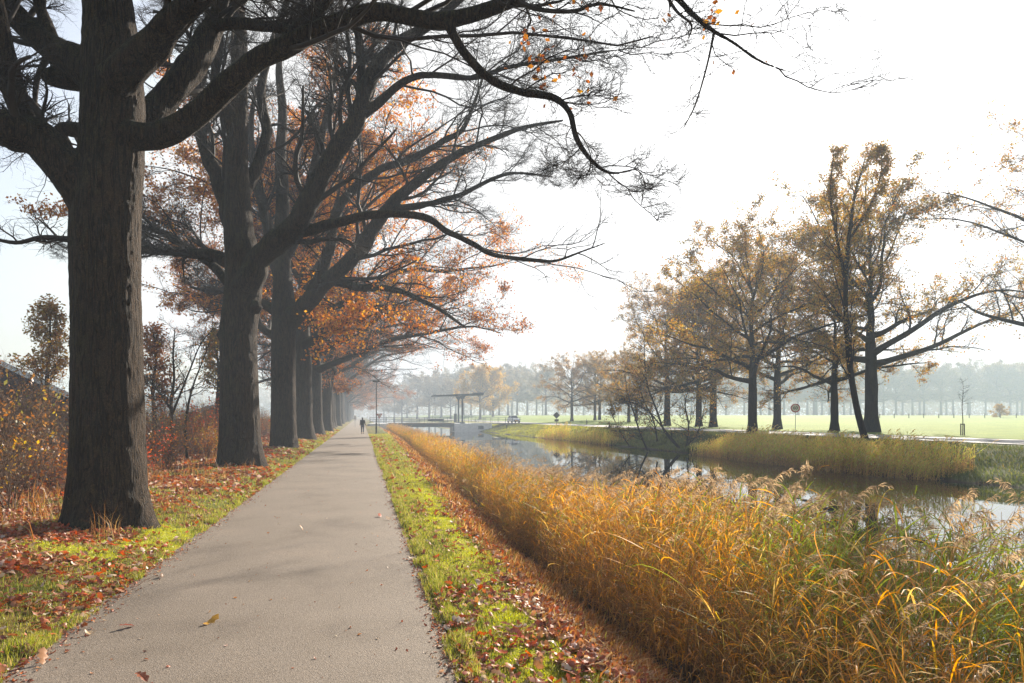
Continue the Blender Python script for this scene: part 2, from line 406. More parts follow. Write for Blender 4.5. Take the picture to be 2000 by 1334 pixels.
# ------------------------------------------------------------------ TREE MACHINERY
def nrm(v): return v / np.maximum(np.linalg.norm(v, axis=-1, keepdims=True), 1e-9)
def tube_mesh(P, R, sides, twist=None):
    """P (N,K,3), R (N,K) -> verts, quads"""
    Nn, K_, _ = P.shape
    T = nrm(np.gradient(P, axis=1))
    ref = nrm(P[:, -1] - P[:, 0]); a = np.where(np.abs(ref[:, 2:3]) < .8, np.array([[0, 0, 1.]]), np.array([[1., 0, 0]]))
    a = a[:, None] + 0 * T
    n1 = nrm(np.cross(T, a)); n2 = np.cross(T, n1)
    th = np.arange(sides) * 2 * math.pi / sides
    V = P[:, :, None] + R[:, :, None, None] * (np.cos(th)[None, None, :, None] * n1[:, :, None] + np.sin(th)[None, None, :, None] * n2[:, :, None])
    base = (np.arange(Nn) * K_ * sides)[:, None, None] + (np.arange(K_ - 1) * sides)[None, :, None]
    k = np.arange(sides)[None, None]; k2 = (k + 1) % sides
    F = np.stack([base + k, base + k2, base + k2 + sides, base + k + sides], -1).reshape(-1, 4)
    return V.reshape(-1, 3), F
class Soup:
    def __init__(s): s.V = []; s.F = []; s.n = 0; s.C = []
    def add(s, V, F, C=None):
        s.V.append(V); s.F.append(F + s.n); s.n += len(V)
        if C is not None: s.C.append(C)
    def mesh(s, name, mat, smooth_sh=True):
        return mesh_np(name, np.concatenate(s.V), np.concatenate(s.F), np.concatenate(s.C) if s.C else None, smooth_sh, mat)

def resample(P, R, K_):
    """catmull-rom through a hand made polyline"""
    P = np.asarray(P, float); R = np.asarray(R, float); n = len(P)
    t = np.linspace(0, n - 1, K_); i = np.clip(np.floor(t).astype(int), 0, n - 2); f = (t - i)[:, None]
    p0 = P[np.maximum(i - 1, 0)]; p1 = P[i]; p2 = P[i + 1]; p3 = P[np.minimum(i + 2, n - 1)]
    Q = .5 * (2 * p1 + (p2 - p0) * f + (2 * p0 - 5 * p1 + 4 * p2 - p3) * f * f + (3 * p1 - p0 - 3 * p2 + p3) * f ** 3)
    return Q, np.interp(t, np.arange(n), R)

def kids(P, R, rng, n, t0, t1, ang, ratio, rr, K_, wob, trop, rmin, drop=0.5, minlen=.25, floor=None):
    """children of a set of branches P (N,Kp,3)"""
    Np, Kp, _ = P.shape
    L = np.linalg.norm(np.diff(P, axis=1), axis=2).sum(1)
    t = (np.arange(n)[None] + rng.random((Np, n))) / n * (t1 - t0) + t0
    idx = t * (Kp - 1); i0 = np.clip(idx.astype(int), 0, Kp - 2); f = (idx - i0)[..., None]
    b = np.arange(Np)[:, None]
    pos = P[b, i0] * (1 - f) + P[b, i0 + 1] * f
    tan = nrm(P[b, i0 + 1] - P[b, i0]); r_at = R[b, i0] * (1 - f[..., 0]) + R[b, i0 + 1] * f[..., 0]
    pos = pos.reshape(-1, 3); tan = tan.reshape(-1, 3); r_at = r_at.ravel(); tt_ = t.ravel(); Lp = np.repeat(L, n)
    rv = nrm(rng.normal(size=tan.shape)); rv[:, 2] *= .8
    perp = nrm(rv - (rv * tan).sum(1)[:, None] * tan)
    A = np.radians(rng.uniform(ang[0], ang[1], len(tan)))[:, None]
    d = nrm(tan * np.cos(A) + perp * np.sin(A)); d[:, 2] = np.where(d[:, 2] < -.12, d[:, 2] * .35, d[:, 2]); d = nrm(d)
    ln = np.maximum(Lp * ratio * (1 - drop * (tt_ - t0) / max(t1 - t0, 1e-3)) * rng.uniform(.55, 1.25, len(Lp)), minlen)
    r0 = np.clip(r_at * rr, rmin, None); r0 = np.minimum(r0, r_at * .95 + rmin * .2)
    Q = np.empty((len(pos), K_, 3)); Q[:, 0] = pos; step = (ln / (K_ - 1))[:, None]
    trop = np.asarray(trop, float)
    for k in range(1, K_):
        d = nrm(d + rng.normal(size=d.shape) * wob + trop * (k / K_))
        if floor is not None:
            low = Q[:, k - 1, 2] < floor; d[low, 2] = np.abs(d[low, 2]) * .6 + .1
        Q[:, k] = Q[:, k - 1] + d * step
    Rr = r0[:, None] * np.linspace(1, .3, K_)[None]
    return Q, Rr

def rhombus(P, size, rng, cols, flat=0.0, aspect=.55, curl=0.0):
    """one leaf = a lozenge of 4 verts"""
    n = len(P); d = nrm(rng.normal(size=(n, 3))); d[:, 2] *= (1 - flat); d = nrm(d)
    s = nrm(np.cross(d, nrm(rng.normal(size=(n, 3)) + np.array([0, 0, 3 * flat]))))
    s0 = size[:, None] * .5
    V = np.stack([P - d * s0, P + s * s0 * aspect, P + d * s0, P - s * s0 * aspect], 1).reshape(-1, 3)
    F = np.arange(n * 4).reshape(-1, 4)
    return V, F, np.repeat(cols, 4, axis=0)

def palette(rng, n, cols, w, jit=.18):
    cols = np.array(cols); k = rng.choice(len(cols), n, p=np.array(w) / sum(w))
    c = cols[k] * rng.uniform(1 - jit, 1 + jit, (n, 1)) * rng.uniform(.92, 1.08, (n, 3))
    return np.clip(c, 0, 1)

# leaf palettes (base colours)
PAL_BROWN = ([(.34, .12, .04), (.42, .17, .04), (.25, .09, .04), (.5, .24, .05)], [4, 3, 3, 1])
PAL_ORANGE = ([(.60, .24, .045), (.50, .17, .045), (.66, .34, .06), (.38, .13, .045)], [4, 3, 2, 2])
PAL_OLIVE = ([(.40, .26, .07), (.27, .20, .06), (.50, .29, .06), (.20, .17, .05), (.44, .19, .05)], [4, 3, 3, 2, 2])
PAL_RUST = ([(.46, .25, .07), (.38, .18, .055), (.30, .21, .07), (.50, .33, .08)], [4, 3, 3, 2])
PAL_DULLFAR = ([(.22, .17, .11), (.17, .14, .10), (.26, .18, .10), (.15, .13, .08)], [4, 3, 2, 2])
PAL_YELLOW = ([(.50, .32, .07), (.42, .24, .06), (.32, .22, .06)], [4, 3, 2])

def twigs_from(levels, rng, soup, spec, floor=None):
    """grow successive orders of branches out of `levels` (list of (P,R)); returns tips"""
    out = []
    cur = levels
    for (n, t0, t1, ang, ratio, rr, K_, wob, trop, rmin, sides, drop) in spec:
        nxt = []
        for P, R in cur:
            Q, S = kids(P, R, rng, n, t0, t1, ang, ratio, rr, K_, wob, trop, rmin, drop, floor=floor)
            V, F = tube_mesh(Q, S, sides); soup.add(V, F); nxt.append((Q, S))
        out.append(nxt); cur = nxt
    return out

def make_oak(name, seed, H, Rc, rt, fork, nl=10, bias=0.0, leaf=None, nleaf=0, lsize=.13, detail=1.0, mat='bark', top=.92, low_floor=2.2, up=.10, leafmat='leaf', order=4, el0=28, clump=4.0, el1=62, flare=1.35, slim=1.0):
    rng = np.random.default_rng(seed)
    root = empty(name)
    # trunk
    kt = 16; zt = np.linspace(-.3, H * top, kt); w = np.cumsum(rng.normal(size=(kt, 2)) * .012 * H * np.clip((zt[:, None] - fork * .6) / H, .03, 1), 0)
    w -= w[0]
    P = np.column_stack([w, zt]); R = np.interp(zt, [-.3, 0, .35, 1.2, fork, fork + H * .12, H * .6, H * top], [rt * flare * 1.15, rt * flare, rt * 1.12, rt, rt * .85, rt * .55, rt * .26, rt * .03])
    PT, RT = resample(P, R, 28)
    tr = Soup(); V, F = tube_mesh(PT[None], RT[None], 14 if detail > .6 else 8)
    nv = rng.normal(size=(len(V), 3)) * rt * .035; V = V + nv; tr.add(V, F)
    # limbs
    limbs = []; az0 = rng.uniform(0, 6.28)
    for k in range(nl):
        f = (k + .3) / nl
        z0 = fork * .9 + (H * .72 - fork) * f ** 1.15
        c = np.array([np.interp(z0, PT[:, 2], PT[:, 0]), np.interp(z0, PT[:, 2], PT[:, 1]), z0]); r_at = np.interp(z0, PT[:, 2], RT)
        az = az0 + k * 2.399 + rng.normal() * .25
        el = math.radians(np.interp(f, [0, 1], [el0, el1]) + rng.normal() * 7)
        ln = Rc * np.interp(f, [0, .5, 1], [1.12, 1.1, .62]) * rng.uniform(.85, 1.15) * (1 + bias * math.cos(az))
        d = np.array([math.cos(az) * math.cos(el), math.sin(az) * math.cos(el), math.sin(el)])
        kk = 9; Q = [c]; 
        for j in range(1, kk):
            d = nrm(d + rng.normal(size=3) * .13 + np.array([0, 0, up * (1 if j < 4 else -.9)]))
            Q.append(Q[-1] + d * ln / (kk - 1))
        rl = min(r_at * rng.uniform(.5, .68), rt * .5)
        Q, S = resample(Q, rl * np.array([1.35, .95, .85, .75, .64, .52, .4, .27, .1]), 18)
        limbs.append((Q, S))
    LP = np.stack([q for q, s in limbs]); LR = np.stack([s for q, s in limbs])
    V, F = tube_mesh(LP, LR, 9 if detail > .6 else 6); tr.add(V, F)
    o = link('trunk', tr.mesh('trunk', M[mat]), root)
    # crown of branches and twigs
    tw = Soup(); d_ = detail; q = lambda n: max(2, int(round(n * d_)))
    topP, topR = resample(PT[14:], RT[14:], 18)
    src = [(LP, LR), (topP[None], topR[None])]
    spec = [(q(11), .18, .98, (28, 62), .44, .42, 8, .17, (0, 0, .05), .022 * slim, 5, .45),
            (q(9), .1, .98, (25, 60), .46, .5, 7, .2, (0, 0, .04), .014 * slim, 4, .4),
            (q(7), .1, 1.0, (25, 62), .5, .6, 5, .22, (0, 0, -.02), .0095 * slim, 3, .35),
            (q(5), .1, 1.0, (25, 65), .55, .7, 4, .25, (0, 0, -.03), .0065 * slim, 3, .3)][:order]
    lv = twigs_from(src, rng, tw, spec, floor=low_floor)
    o = link('branches', tw.mesh('branches', M['twig']), root)
    if leaf:
        pts = np.concatenate([Q[:, 1:].reshape(-1, 3) for Q, S in lv[-1]] + [Q[:, 2:].reshape(-1, 3) for Q, S in lv[-2]])
        # leaves hang in clumps: keep only some regions of the crown
        cl = vnoise(pts[:, 0] + pts[:, 2] * .7, pts[:, 1] - pts[:, 2] * .45, 1.5, seed) * .6 + vnoise(pts[:, 0] - pts[:, 2], pts[:, 1] + pts[:, 2] * .6, .55, seed + 1) * .4
        pr = np.clip((cl - .33) * clump, 0.06, 1); pr /= pr.sum()
        k = rng.choice(len(pts), nleaf, p=pr)
        Pl = pts[k] + rng.normal(size=(nleaf, 3)) * lsize * .9
        tone = .75 + .5 * vnoise(Pl[:, 0] + Pl[:, 2], Pl[:, 1], 2.4, seed + 2)[:, None]
        V, F, C = rhombus(Pl, lsize * rng.uniform(.6, 1.35, nleaf), rng, palette(rng, nleaf, *leaf) * tone, aspect=.62)
        link('foliage', mesh_np('foliage', V, F, C, False, M[leafmat]), root)
    return root

def place(root, x, y, rz=0, s=1.0, z=None, first=False, label=None, cat='tree', group=None):
    o = root if first else copy_tree(root)
    o.location = (x, y, float(ground_z(x, y, False)) - .03 if z is None else z); o.rotation_euler.z = rz; o.scale = (s, s, s)
    tag(o, label, cat, group); return o

# ------------------------------------------------------------------ bark-furrowed trunks (fused)
def ring_noise(th, s, rng_seed, nth, scale_s):
    """ridged bark relief on a trunk surface: th angle, s distance along"""
    a = th / (2 * math.pi) * nth
    n1 = vnoise(a + .9 * vnoise(a * .3, s, .45, rng_seed + 5), s, 1.0, rng_seed) if False else None
    wob_ = 1.1 * (vnoise(s, th * 0 + 3, scale_s, rng_seed + 2) - .5) + .5 * (vnoise(a, s / scale_s * 2.2, 1.0, rng_seed + 3) - .5)
    v = vnoise((a + wob_) , s / scale_s, 1.0, rng_seed)
    v2 = vnoise((a + wob_) * 2.1, s / scale_s * 2.4, 1.0, rng_seed + 1)
    r = 1 - np.abs(2 * v - 1); r2 = 1 - np.abs(2 * v2 - 1)
    return .68 * r + .32 * r2

def bark_tube(P, R, seed, furrow=.02, K_=None, flare=None, seam=0.015, lobes=0.03, cell=.10):
    """thick limb with real furrows, closed ends"""
    L = np.linalg.norm(np.diff(np.asarray(P), axis=0), axis=1).sum()
    K_ = K_ or max(12, int(L / .05))
    Q, S = resample(P, R, K_)
    s0_ = np.linspace(0, L, K_); aw = .16 * S[:, None] * np.clip(s0_ / .8, 0, 1)[:, None]
    if flare is None:
        Q = Q + aw * np.stack([vnoise(s0_, s0_ * 0 + k_, .55, seed + 70) - .5 for k_ in (1, 5, 9)], 1) * 2; S = S * (1 + .20 * (vnoise(s0_, s0_ * 0, .4, seed + 71) - .5))
    rm = S.max(); sides = int(np.clip(2 * math.pi * rm / .022, 14, 190))
    nth = max(6, int(2 * math.pi * rm / cell))
    T = nrm(np.gradient(Q, axis=0)); a = np.array([[0, 0, 1.]]) if abs(T[:, 2]).mean() < .75 else np.array([[1., 0, 0]])
    n1 = nrm(np.cross(T, a + 0 * T)); n2 = np.cross(T, n1)
    s = np.concatenate([[0], np.cumsum(np.linalg.norm(np.diff(Q, axis=0), axis=1))])
    th = np.arange(sides) * 2 * math.pi / sides
    TH, SS = np.meshgrid(th, s)
    # periodic: blend the relief across the seam of the angle
    n_a = ring_noise(TH, SS, seed, nth, .26); n_b = ring_noise(TH + 2 * math.pi, SS, seed, nth, .45)
    w = smooth((TH / (2 * math.pi) - .85) / .15); rel = n_a * (1 - w) + ring_noise(TH - 2 * math.pi, SS, seed, nth, .26) * w
    lob = (np.cos(TH * 3 + seed + SS * .25) * .5 + np.cos(TH * 5 + seed * 2 - SS * .4) * .35) * lobes
    RR = S[:, None] * (1 + lob) + (rel - .5) * 2 * furrow * np.clip(S[:, None] / .3, .35, 1)
    if flare is not None:
        base, hgt = flare
        fl = np.exp(-s / hgt)[:, None]
        root_l = .55 + .45 * np.clip(np.cos(TH * 5 + seed) * .6 + np.cos(TH * 3 + 1.3 * seed) * .5, -1, 1)
        RR = RR + base * fl * root_l
    V = Q[:, None] + RR[..., None] * (np.cos(TH)[..., None] * n1[:, None] + np.sin(TH)[..., None] * n2[:, None])
    V = V.reshape(-1, 3)
    i = np.arange(K_ - 1)[:, None] * sides; k = np.arange(sides)[None]; k2 = (k + 1) % sides
    F = np.stack([i + k, i + k2, i + sides + k2, i + sides + k], -1).reshape(-1, 4)
    # caps as quads collapsed to centre pairs
    nb = len(V); V = np.vstack([V, Q[0], Q[-1]])
    kk = np.arange(0, sides - sides % 2, 2)
    capF = np.stack([np.full(len(kk), nb), (kk + 2) % sides, kk + 1, kk], 1)
    o_ = (K_ - 1) * sides
    capL = np.stack([np.full(len(kk), nb + 1), o_ + kk, o_ + kk + 1, o_ + (kk + 2) % sides], 1)
    return V, np.vstack([F, capF, capL])

def fused_trunk(name, tubes, voxel, mat, parent):
    s = Soup()
    for V, F in tubes: s.add(V, F)
    me = s.mesh(name + '_raw', mat); tmp = link('tmp', me)
    md = tmp.modifiers.new('r', 'REMESH'); md.mode = 'VOXEL'; md.voxel_size = voxel; md.use_smooth_shade = True
    dg = bpy.context.evaluated_depsgraph_get()
    me2 = bpy.data.meshes.new_from_object(tmp.evaluated_get(dg)); me2.name = name
    bpy.data.objects.remove(tmp); bpy.data.meshes.remove(me)
    if not me2.materials: me2.materials.append(mat)
    return link('trunk', me2, parent)

def pxline(pts, d0, d1=None, rd=None):
    """[(px,py,rpx),...] -> world polyline and radii"""
    n = len(pts); d1 = d0 if d1 is None else d1; P = []; R = []
    for k, (x, y, r) in enumerate(pts):
        d = d0 + (d1 - d0) * k / max(n - 1, 1); P.append(W(x, y, d)); R.append(r / 1333.0 * d * math.cos(math.atan((min(max(x, 0), 2000) - 1000) / 1333.0)))
    return np.array(P), np.array(R)

def hero_tree(name, seed, trunk, limbs, autos, base_flare, voxel, furrow, spec, leafinfo=None, cell=.1, floor=2.5, burls=(), sparse=()):
    rng = np.random.default_rng(seed); root = empty(name)
    tubes = [bark_tube(*trunk, seed=seed, furrow=furrow * .55, flare=base_flare, lobes=.035, cell=cell)]
    for k, (P, R) in enumerate(limbs):
        if R[0] > .07: tubes.append(bark_tube(P, R, seed + k + 1, furrow * .7, cell=cell))
    for (c, r) in burls:
        P = np.array([c + np.array([0, 0, -r]), c, c + np.array([0, 0, r])]); tubes.append(bark_tube(P, np.array([r * .45, r, r * .45]), seed + 50, furrow * .6, K_=14, cell=cell))
    AP = []; 
    for (P, R) in autos: tubes.append(bark_tube(P, R, seed + 90 + len(AP), furrow * .6, cell=cell)); AP.append((P, R))
    fused_trunk('trunk', tubes, voxel, M['bark_old'], root)
    tw = Soup(); src = []; src2 = []; minl = 3.0; src3 = []
    for li, (P, R) in enumerate(list(limbs) + AP):
        ln_ = np.linalg.norm(np.diff(P, axis=0), axis=1).sum(); Q, S = resample(P, R, 26)
        if ln_ > 1.2 or R[0] < .05: (src3 if li in sparse else src if ln_ > minl else src2).append((Q[None], S[None]))
        if R[0] <= .07:
            V, F = tube_mesh(Q[None], S[None], 8); tw.add(V, F)
    P = np.concatenate([s[0] for s in src]); R = np.concatenate([s[1] for s in src])
    lv = twigs_from([(P, R)], rng, tw, spec, floor=floor)
    if src3: twigs_from([(np.concatenate([s[0] for s in src3]), np.concatenate([s[1] for s in src3]))], rng, tw, [(max(2, int(s[0] * .62)), .45) + s[2:] if si == 0 else (max(2, int(s[0] * .5)),) + s[1:] for si, s in enumerate(spec)], floor=floor)
    if src2: lv2 = twigs_from([(np.concatenate([s[0] for s in src2]), np.concatenate([s[1] for s in src2]))], rng, tw, spec[1:], floor=floor); lv[-1] = lv[-1] + lv2[-1]
    link('branches', tw.mesh('branches', M['twig']), root)
    if leafinfo:
        n, size, pal, cf = leafinfo
        pts = np.concatenate([Q[:, 1:].reshape(-1, 3) for Q, S in lv[-1]])
        pr = cf(pts); pr = np.clip(pr, 1e-4, None); pr /= pr.sum()
        k = rng.choice(len(pts), n, p=pr); Pl = pts[k] + rng.normal(size=(n, 3)) * size * .6
        V, F, C = rhombus(Pl, size * rng.uniform(.6, 1.3, n), rng, palette(rng, n, *pal), aspect=.6)
        link('foliage', mesh_np('foliage', V, F, C, False, M['leaf']), root)
    return root

def auto_limbs(rng, c0, specs):
    out = []
    for (px, py, r, az, el, ln, d) in specs:
        P = [W(px, py, d)]; D = np.array([math.cos(az) * math.cos(el), math.sin(az) * math.cos(el), math.sin(el)])
        for j in range(8):
            D = nrm(D + rng.normal(size=3) * .13 + np.array([0, 0, .06 if j < 3 else -.06])); P.append(P[-1] + D * ln / 8)
        out.append((np.array(P), r * np.array([1.2, .95, .85, .75, .63, .5, .38, .25, .1])))
    return out
print('setup', round(time.time() - T0, 1))

# ------------------------------------------------------------------ THE OAK ROW ALONG THE PATH
rng = np.random.default_rng(77)
SPEC_HERO = [(13, .2, .98, (25, 58), .42, .34, 10, .17, (0, 0, .02), .020, 5, .45),
             (9, .1, .98, (25, 60), .46, .5, 8, .19, (0, 0, .0), .0125, 4, .4),
             (8, .1, 1.0, (25, 60), .5, .6, 6, .2, (0, 0, -.02), .0075, 3, .35),
             (5, .1, 1.0, (25, 62), .55, .7, 5, .22, (0, 0, -.02), .0050, 3, .3)]
# --- first oak
tp, tr_ = pxline([(210, 1045, 84), (210, 1010, 80), (209, 960, 77), (210, 880, 75), (209, 780, 73), (207, 600, 70), (205, 470, 71), (208, 400, 70), (218, 300, 65), (221, 200, 63), (218, 120, 60), (214, 40, 52), (205, -60, 47), (200, -200, 42), (215, -400, 34), (200, -620, 24), (210, -850, 12)], 10.8)
D1 = 10.8
L1 = [pxline([(205, 450, 46), (165, 375, 46), (118, 318, 44), (70, 270, 44), (25, 250, 42), (-40, 235, 38), (-130, 190, 30), (-230, 160, 22), (-330, 60, 12)], D1, 9.6),
      pxline([(110, 310, 30), (60, 245, 27), (28, 180, 25), (12, 110, 22), (-5, 20, 19), (-20, -80, 16), (-10, -220, 12), (-60, -400, 5)], D1 - .15, 10.2),
      pxline([(200, 160, 40), (150, 122, 36), (100, 92, 31), (60, 60, 28), (20, 15, 25), (-20, -40, 20), (-90, -120, 14), (-150, -260, 6)], D1 + .2, 11.5),
      pxline([(110, 95, 16), (95, 55, 14), (80, 20, 13), (70, -30, 12), (55, -120, 9), (70, -260, 4)], D1 + .3, 11.5),
      pxline([(235, 262, 34), (285, 268, 30), (340, 252, 28), (400, 212, 25), (450, 162, 23), (510, 112, 21), (570, 86, 20), (640, 52, 18.5), (720, 28, 17), (800, 33, 15.5), (870, 40, 14), (950, 22, 13), (1010, -2, 11), (1090, -45, 9), (1190, -70, 7.5), (1290, -30, 6.5), (1350, 25, 5), (1390, 58, 4), (1430, 82, 3), (1490, 122, 2.2), (1560, 145, 1.2)], D1 - .1, 9.3),
      pxline([(245, 262, 34), (290, 225, 32), (330, 188, 30), (370, 140, 27), (400, 82, 24), (430, 30, 20), (460, -40, 17), (500, -140, 12), (560, -260, 6)], D1 + .9, 13.0),
      pxline([(225, 160, 44), (270, 108, 38), (320, 62, 32), (372, 12, 27), (430, -45, 22), (520, -120, 17), (600, -230, 11), (650, -400, 5)], D1 - .3, 9.4),
      pxline([(545, 95, 16), (585, 55, 15), (630, 5, 14), (670, -55, 12), (740, -150, 9), (800, -260, 4)], D1, 10.3),
      pxline([(180, 470, 9), (130, 467, 7.5), (80, 464, 6), (30, 474, 5), (-40, 462, 3), (-90, 470, 2)], D1 + .2, 11.2),
      pxline([(875, 45, 10), (905, 100, 8.5), (955, 152, 7.5), (1015, 178, 7), (1080, 190, 6), (1112, 220, 5), (1128, 275, 5), (1160, 318, 3.5), (1195, 338, 2.5), (1250, 328, 1.2)], 9.95, 10.2),
      pxline([(395, 60, 11), (450, 46, 11), (510, 50, 11), (560, 56, 10), (610, 74, 7), (650, 62, 4)], 12.5, 10.6),
      pxline([(1395, 62, 3.2), (1385, 110, 2.2), (1375, 150, 2.0), (1358, 205, 1.6), (1335, 250, .9)], 9.4, 9.3),
      pxline([(1010, 0, 6), (1050, 18, 4.5), (1118, 22, 4), (1170, 8, 3), (1240, 22, 1.5)], 9.7, 9.2),
      pxline([(1290, -30, 4), (1320, 20, 3), (1350, 48, 2.2), (1345, 75, 1.2)], 9.4, 9.0),
      pxline([(170, 150, 30), (130, 152, 27), (98, 150, 22), (84, 146, 12)], D1 + .5),
      pxline([(175, 258, 18), (130, 252, 15), (100, 262, 11), (60, 235, 8), (20, 250, 5)], D1 + .6, 12.5)]
SPEC_1 = [(11, .25, .98, (25, 58), .42, .30, 10, .17, (0, 0, .0), .011, 5, .4),
          (8, .1, .98, (25, 60), .46, .5, 8, .19, (0, 0, -.01), .0065, 4, .4),
          (7, .1, 1.0, (25, 60), .5, .6, 6, .2, (0, 0, -.03), .0042, 3, .35),
          (4, .1, 1.0, (25, 62), .55, .7, 5, .22, (0, 0, -.03), .0030, 3, .3)]
def leaf_cf1(p):
    c = np.array([W(1045, 100, 10), W(1100, 125, 10), W(1380, 40, 9.5), W(1080, 60, 10)])
    return sum(np.exp(-((p - q) ** 2).sum(1) / (2 * .35 ** 2)) for q in c) + .00035
oak1 = hero_tree('oak_tree', 3, (tp, tr_), L1, [], (.36, .38), .021, .030, SPEC_1, (130, .095, PAL_BROWN, leaf_cf1), cell=.085, floor=3.4, sparse=())
tag(oak1, 'huge old oak nearest the camera with deeply furrowed bark and a mossy foot', 'tree', 'oaks in a row along the path')
# --- second oak
D2 = 23.4
tp, tr_ = pxline([(470, 925, 47), (470, 900, 45), (469, 850, 41), (468, 780, 38.5), (466, 700, 37), (466, 640, 37), (474, 570, 37), (474, 510, 36), (466, 450, 30), (463, 380, 25), (462, 300, 22), (465, 200, 19), (468, 100, 16), (463, 0, 13), (455, -120, 9), (460, -230, 4)], D2)
L2 = [pxline([(480, 560, 30), (505, 510, 25), (540, 478, 23), (585, 432, 21), (625, 350, 20), (660, 290, 18), (694, 242, 17), (722, 157, 14), (767, 94, 12), (846, 42, 9), (920, -20, 5)], D2 - .2, 21),
      pxline([(690, 245, 13), (702, 200, 11), (706, 150, 10), (703, 94, 8), (695, 30, 7), (700, -60, 4)], 22.0, 21.5),
      pxline([(700, 228, 10), (735, 205, 9), (793, 157, 7), (846, 147, 6), (925, 152, 5), (993, 131, 4), (1098, 115, 3), (1187, 100, 2), (1266, 92, 1)], 22, 20),
      pxline([(560, 462, 15), (600, 450, 12), (652, 436, 10), (725, 420, 8), (820, 422, 7), (872, 451, 6), (925, 477, 5), (967, 498, 4.5), (1051, 509, 3.5), (1087, 509, 3), (1145, 488, 2), (1190, 472, 1)], D2 - .3, 20.5),
      pxline([(468, 470, 22), (445, 405, 17), (420, 335, 15), (400, 290, 13), (385, 210, 11), (398, 130, 9), (405, 40, 6), (390, -60, 3)], D2 + .2, 24.5),
      pxline([(455, 515, 16), (420, 500, 12), (380, 494, 11), (330, 490, 10), (280, 488, 8), (215, 470, 6), (150, 480, 3)], D2 + .2, 24.5),
      pxline([(455, 560, 12), (410, 515, 9), (360, 480, 8), (320, 455, 7), (285, 445, 6), (230, 420, 3)], D2 + .5, 26),
      pxline([(470, 380, 16), (500, 330, 12), (520, 260, 10), (510, 180, 9), (530, 90, 7), (560, 0, 5), (570, -80, 2)], D2 + .4, 25.5),
      pxline([(470, 290, 14), (440, 230, 11), (420, 160, 9), (430, 80, 7), (415, 0, 4)], D2, 22.5)]
oak2 = hero_tree('oak_tree', 8, (tp, tr_), L2, [], (.32, .40), .035, .028, SPEC_HERO, None, cell=.12, floor=3.6, burls=[(W(440, 655, D2), .28), (W(500, 600, D2 - .3), .22)], sparse=(3,))
tag(oak2, 'second oak of the row, a knobbly trunk with a thick limb reaching over the path', 'tree', 'oaks in a row along the path')
# --- third oak
D3 = 36.0
tp, tr_ = pxline([(553, 885, 28), (554, 865, 27), (554, 820, 25), (554, 740, 24), (554, 660, 24), (555, 600, 24), (552, 540, 18), (550, 460, 15), (552, 380, 13), (548, 300, 11), (552, 220, 9), (545, 140, 7), (550, 60, 3)], D3)
L3 = [pxline([(562, 630, 21), (580, 612, 18), (612, 578, 16), (642, 545, 15), (700, 490, 14), (740, 430, 12), (790, 375, 10), (862, 320, 8), (930, 285, 6), (1020, 250, 4), (1100, 235, 2)], D3, 33),
      pxline([(600, 590, 12), (640, 500, 11), (665, 400, 10), (736, 336, 8), (794, 315, 7), (862, 278, 6), (904, 252, 5), (930, 190, 3), (950, 130, 1.5)], D3, 34),
      pxline([(552, 560, 13), (535, 500, 11), (520, 430, 10), (500, 350, 8), (490, 260, 6), (500, 170, 3)], D3, 37),
      pxline([(550, 620, 12), (525, 600, 10), (500, 585, 8), (460, 560, 7), (420, 570, 5), (370, 560, 2)], D3 + .3, 38),
      pxline([(556, 500, 13), (590, 430, 11), (610, 340, 9), (630, 260, 7), (650, 170, 5), (660, 90, 2)], D3, 35),
      pxline([(640, 545, 10), (700, 560, 8), (770, 565, 6), (850, 600, 4), (910, 640, 2)], D3 - .3, 33),
      pxline([(760, 410, 8), (830, 400, 6), (900, 380, 5), (990, 340, 3), (1080, 345, 1.5)], 34.5, 32)]
oak3 = hero_tree('oak_tree', 13, (tp, tr_), L3, [], (.30, .35), .05, .03, SPEC_HERO, None, cell=.16, floor=4, sparse=(5,))
tag(oak3, 'third oak of the row, bare crown and straight dark trunk', 'tree', 'oaks in a row along the path')

# --- leafy and bare copies further on
oak_leafy = make_oak('oak_tree', 21, 22.5, 15.0, .66, 6.8, 16, .14, PAL_ORANGE, 95000, .165, 1.0, low_floor=4.2, el0=15, up=.08)
oak_leafy2 = make_oak('oak_tree', 33, 21.5, 14.0, .64, 6.2, 15, .15, PAL_BROWN, 65000, .17, .95, low_floor=4.2, el0=12, up=.07)
oak_bare = make_oak('oak_tree', 42, 21.0, 14.0, .64, 5.8, 12, .25, None, 0, .15, .95, low_floor=4.0, up=.06)
oak_bare2 = make_oak('oak_tree', 57, 20.0, 13.5, .62, 5.4, 11, .25, None, 0, .15, .9, low_floor=3.6, up=.04)
ords = ['fourth', 'fifth', 'sixth', 'seventh', 'eighth', 'ninth', 'tenth', 'eleventh', 'twelfth']
seq = [(oak_leafy, 'orange-brown leaves still in its wide crown', 0.3), (oak_leafy2, 'rust-brown leaves hanging low over the path', 0.1), (oak_bare, 'a leafless crown reaching over the path', 0.0), (oak_leafy2, 'brown leaves behind barer neighbours', 2.6),
       (oak_bare2, 'a bare low limb arching to the canal', 0.2), (oak_bare, 'bare arching limbs, greyed by mist', -0.35), (oak_bare2, 'bare and half lost in the mist', 0.5), (oak_bare, 'thin and grey in the mist', .15), (oak_bare2, 'pale in the mist', -.3)]
used = set(); yy = 50.7
for k, (proto, txt, rz) in enumerate(seq):
    x = -4.0 + (0 if k < 2 else rng.normal() * .12)
    place(proto, x, yy, rz, 1.0 if k < 2 else rng.uniform(.92, 1.03), first=id(proto) not in used, label='%s oak of the row, %s' % (ords[k], txt), group='oaks in a row along the path')
    used.add(id(proto)); yy += 13 + rng.normal() * .3
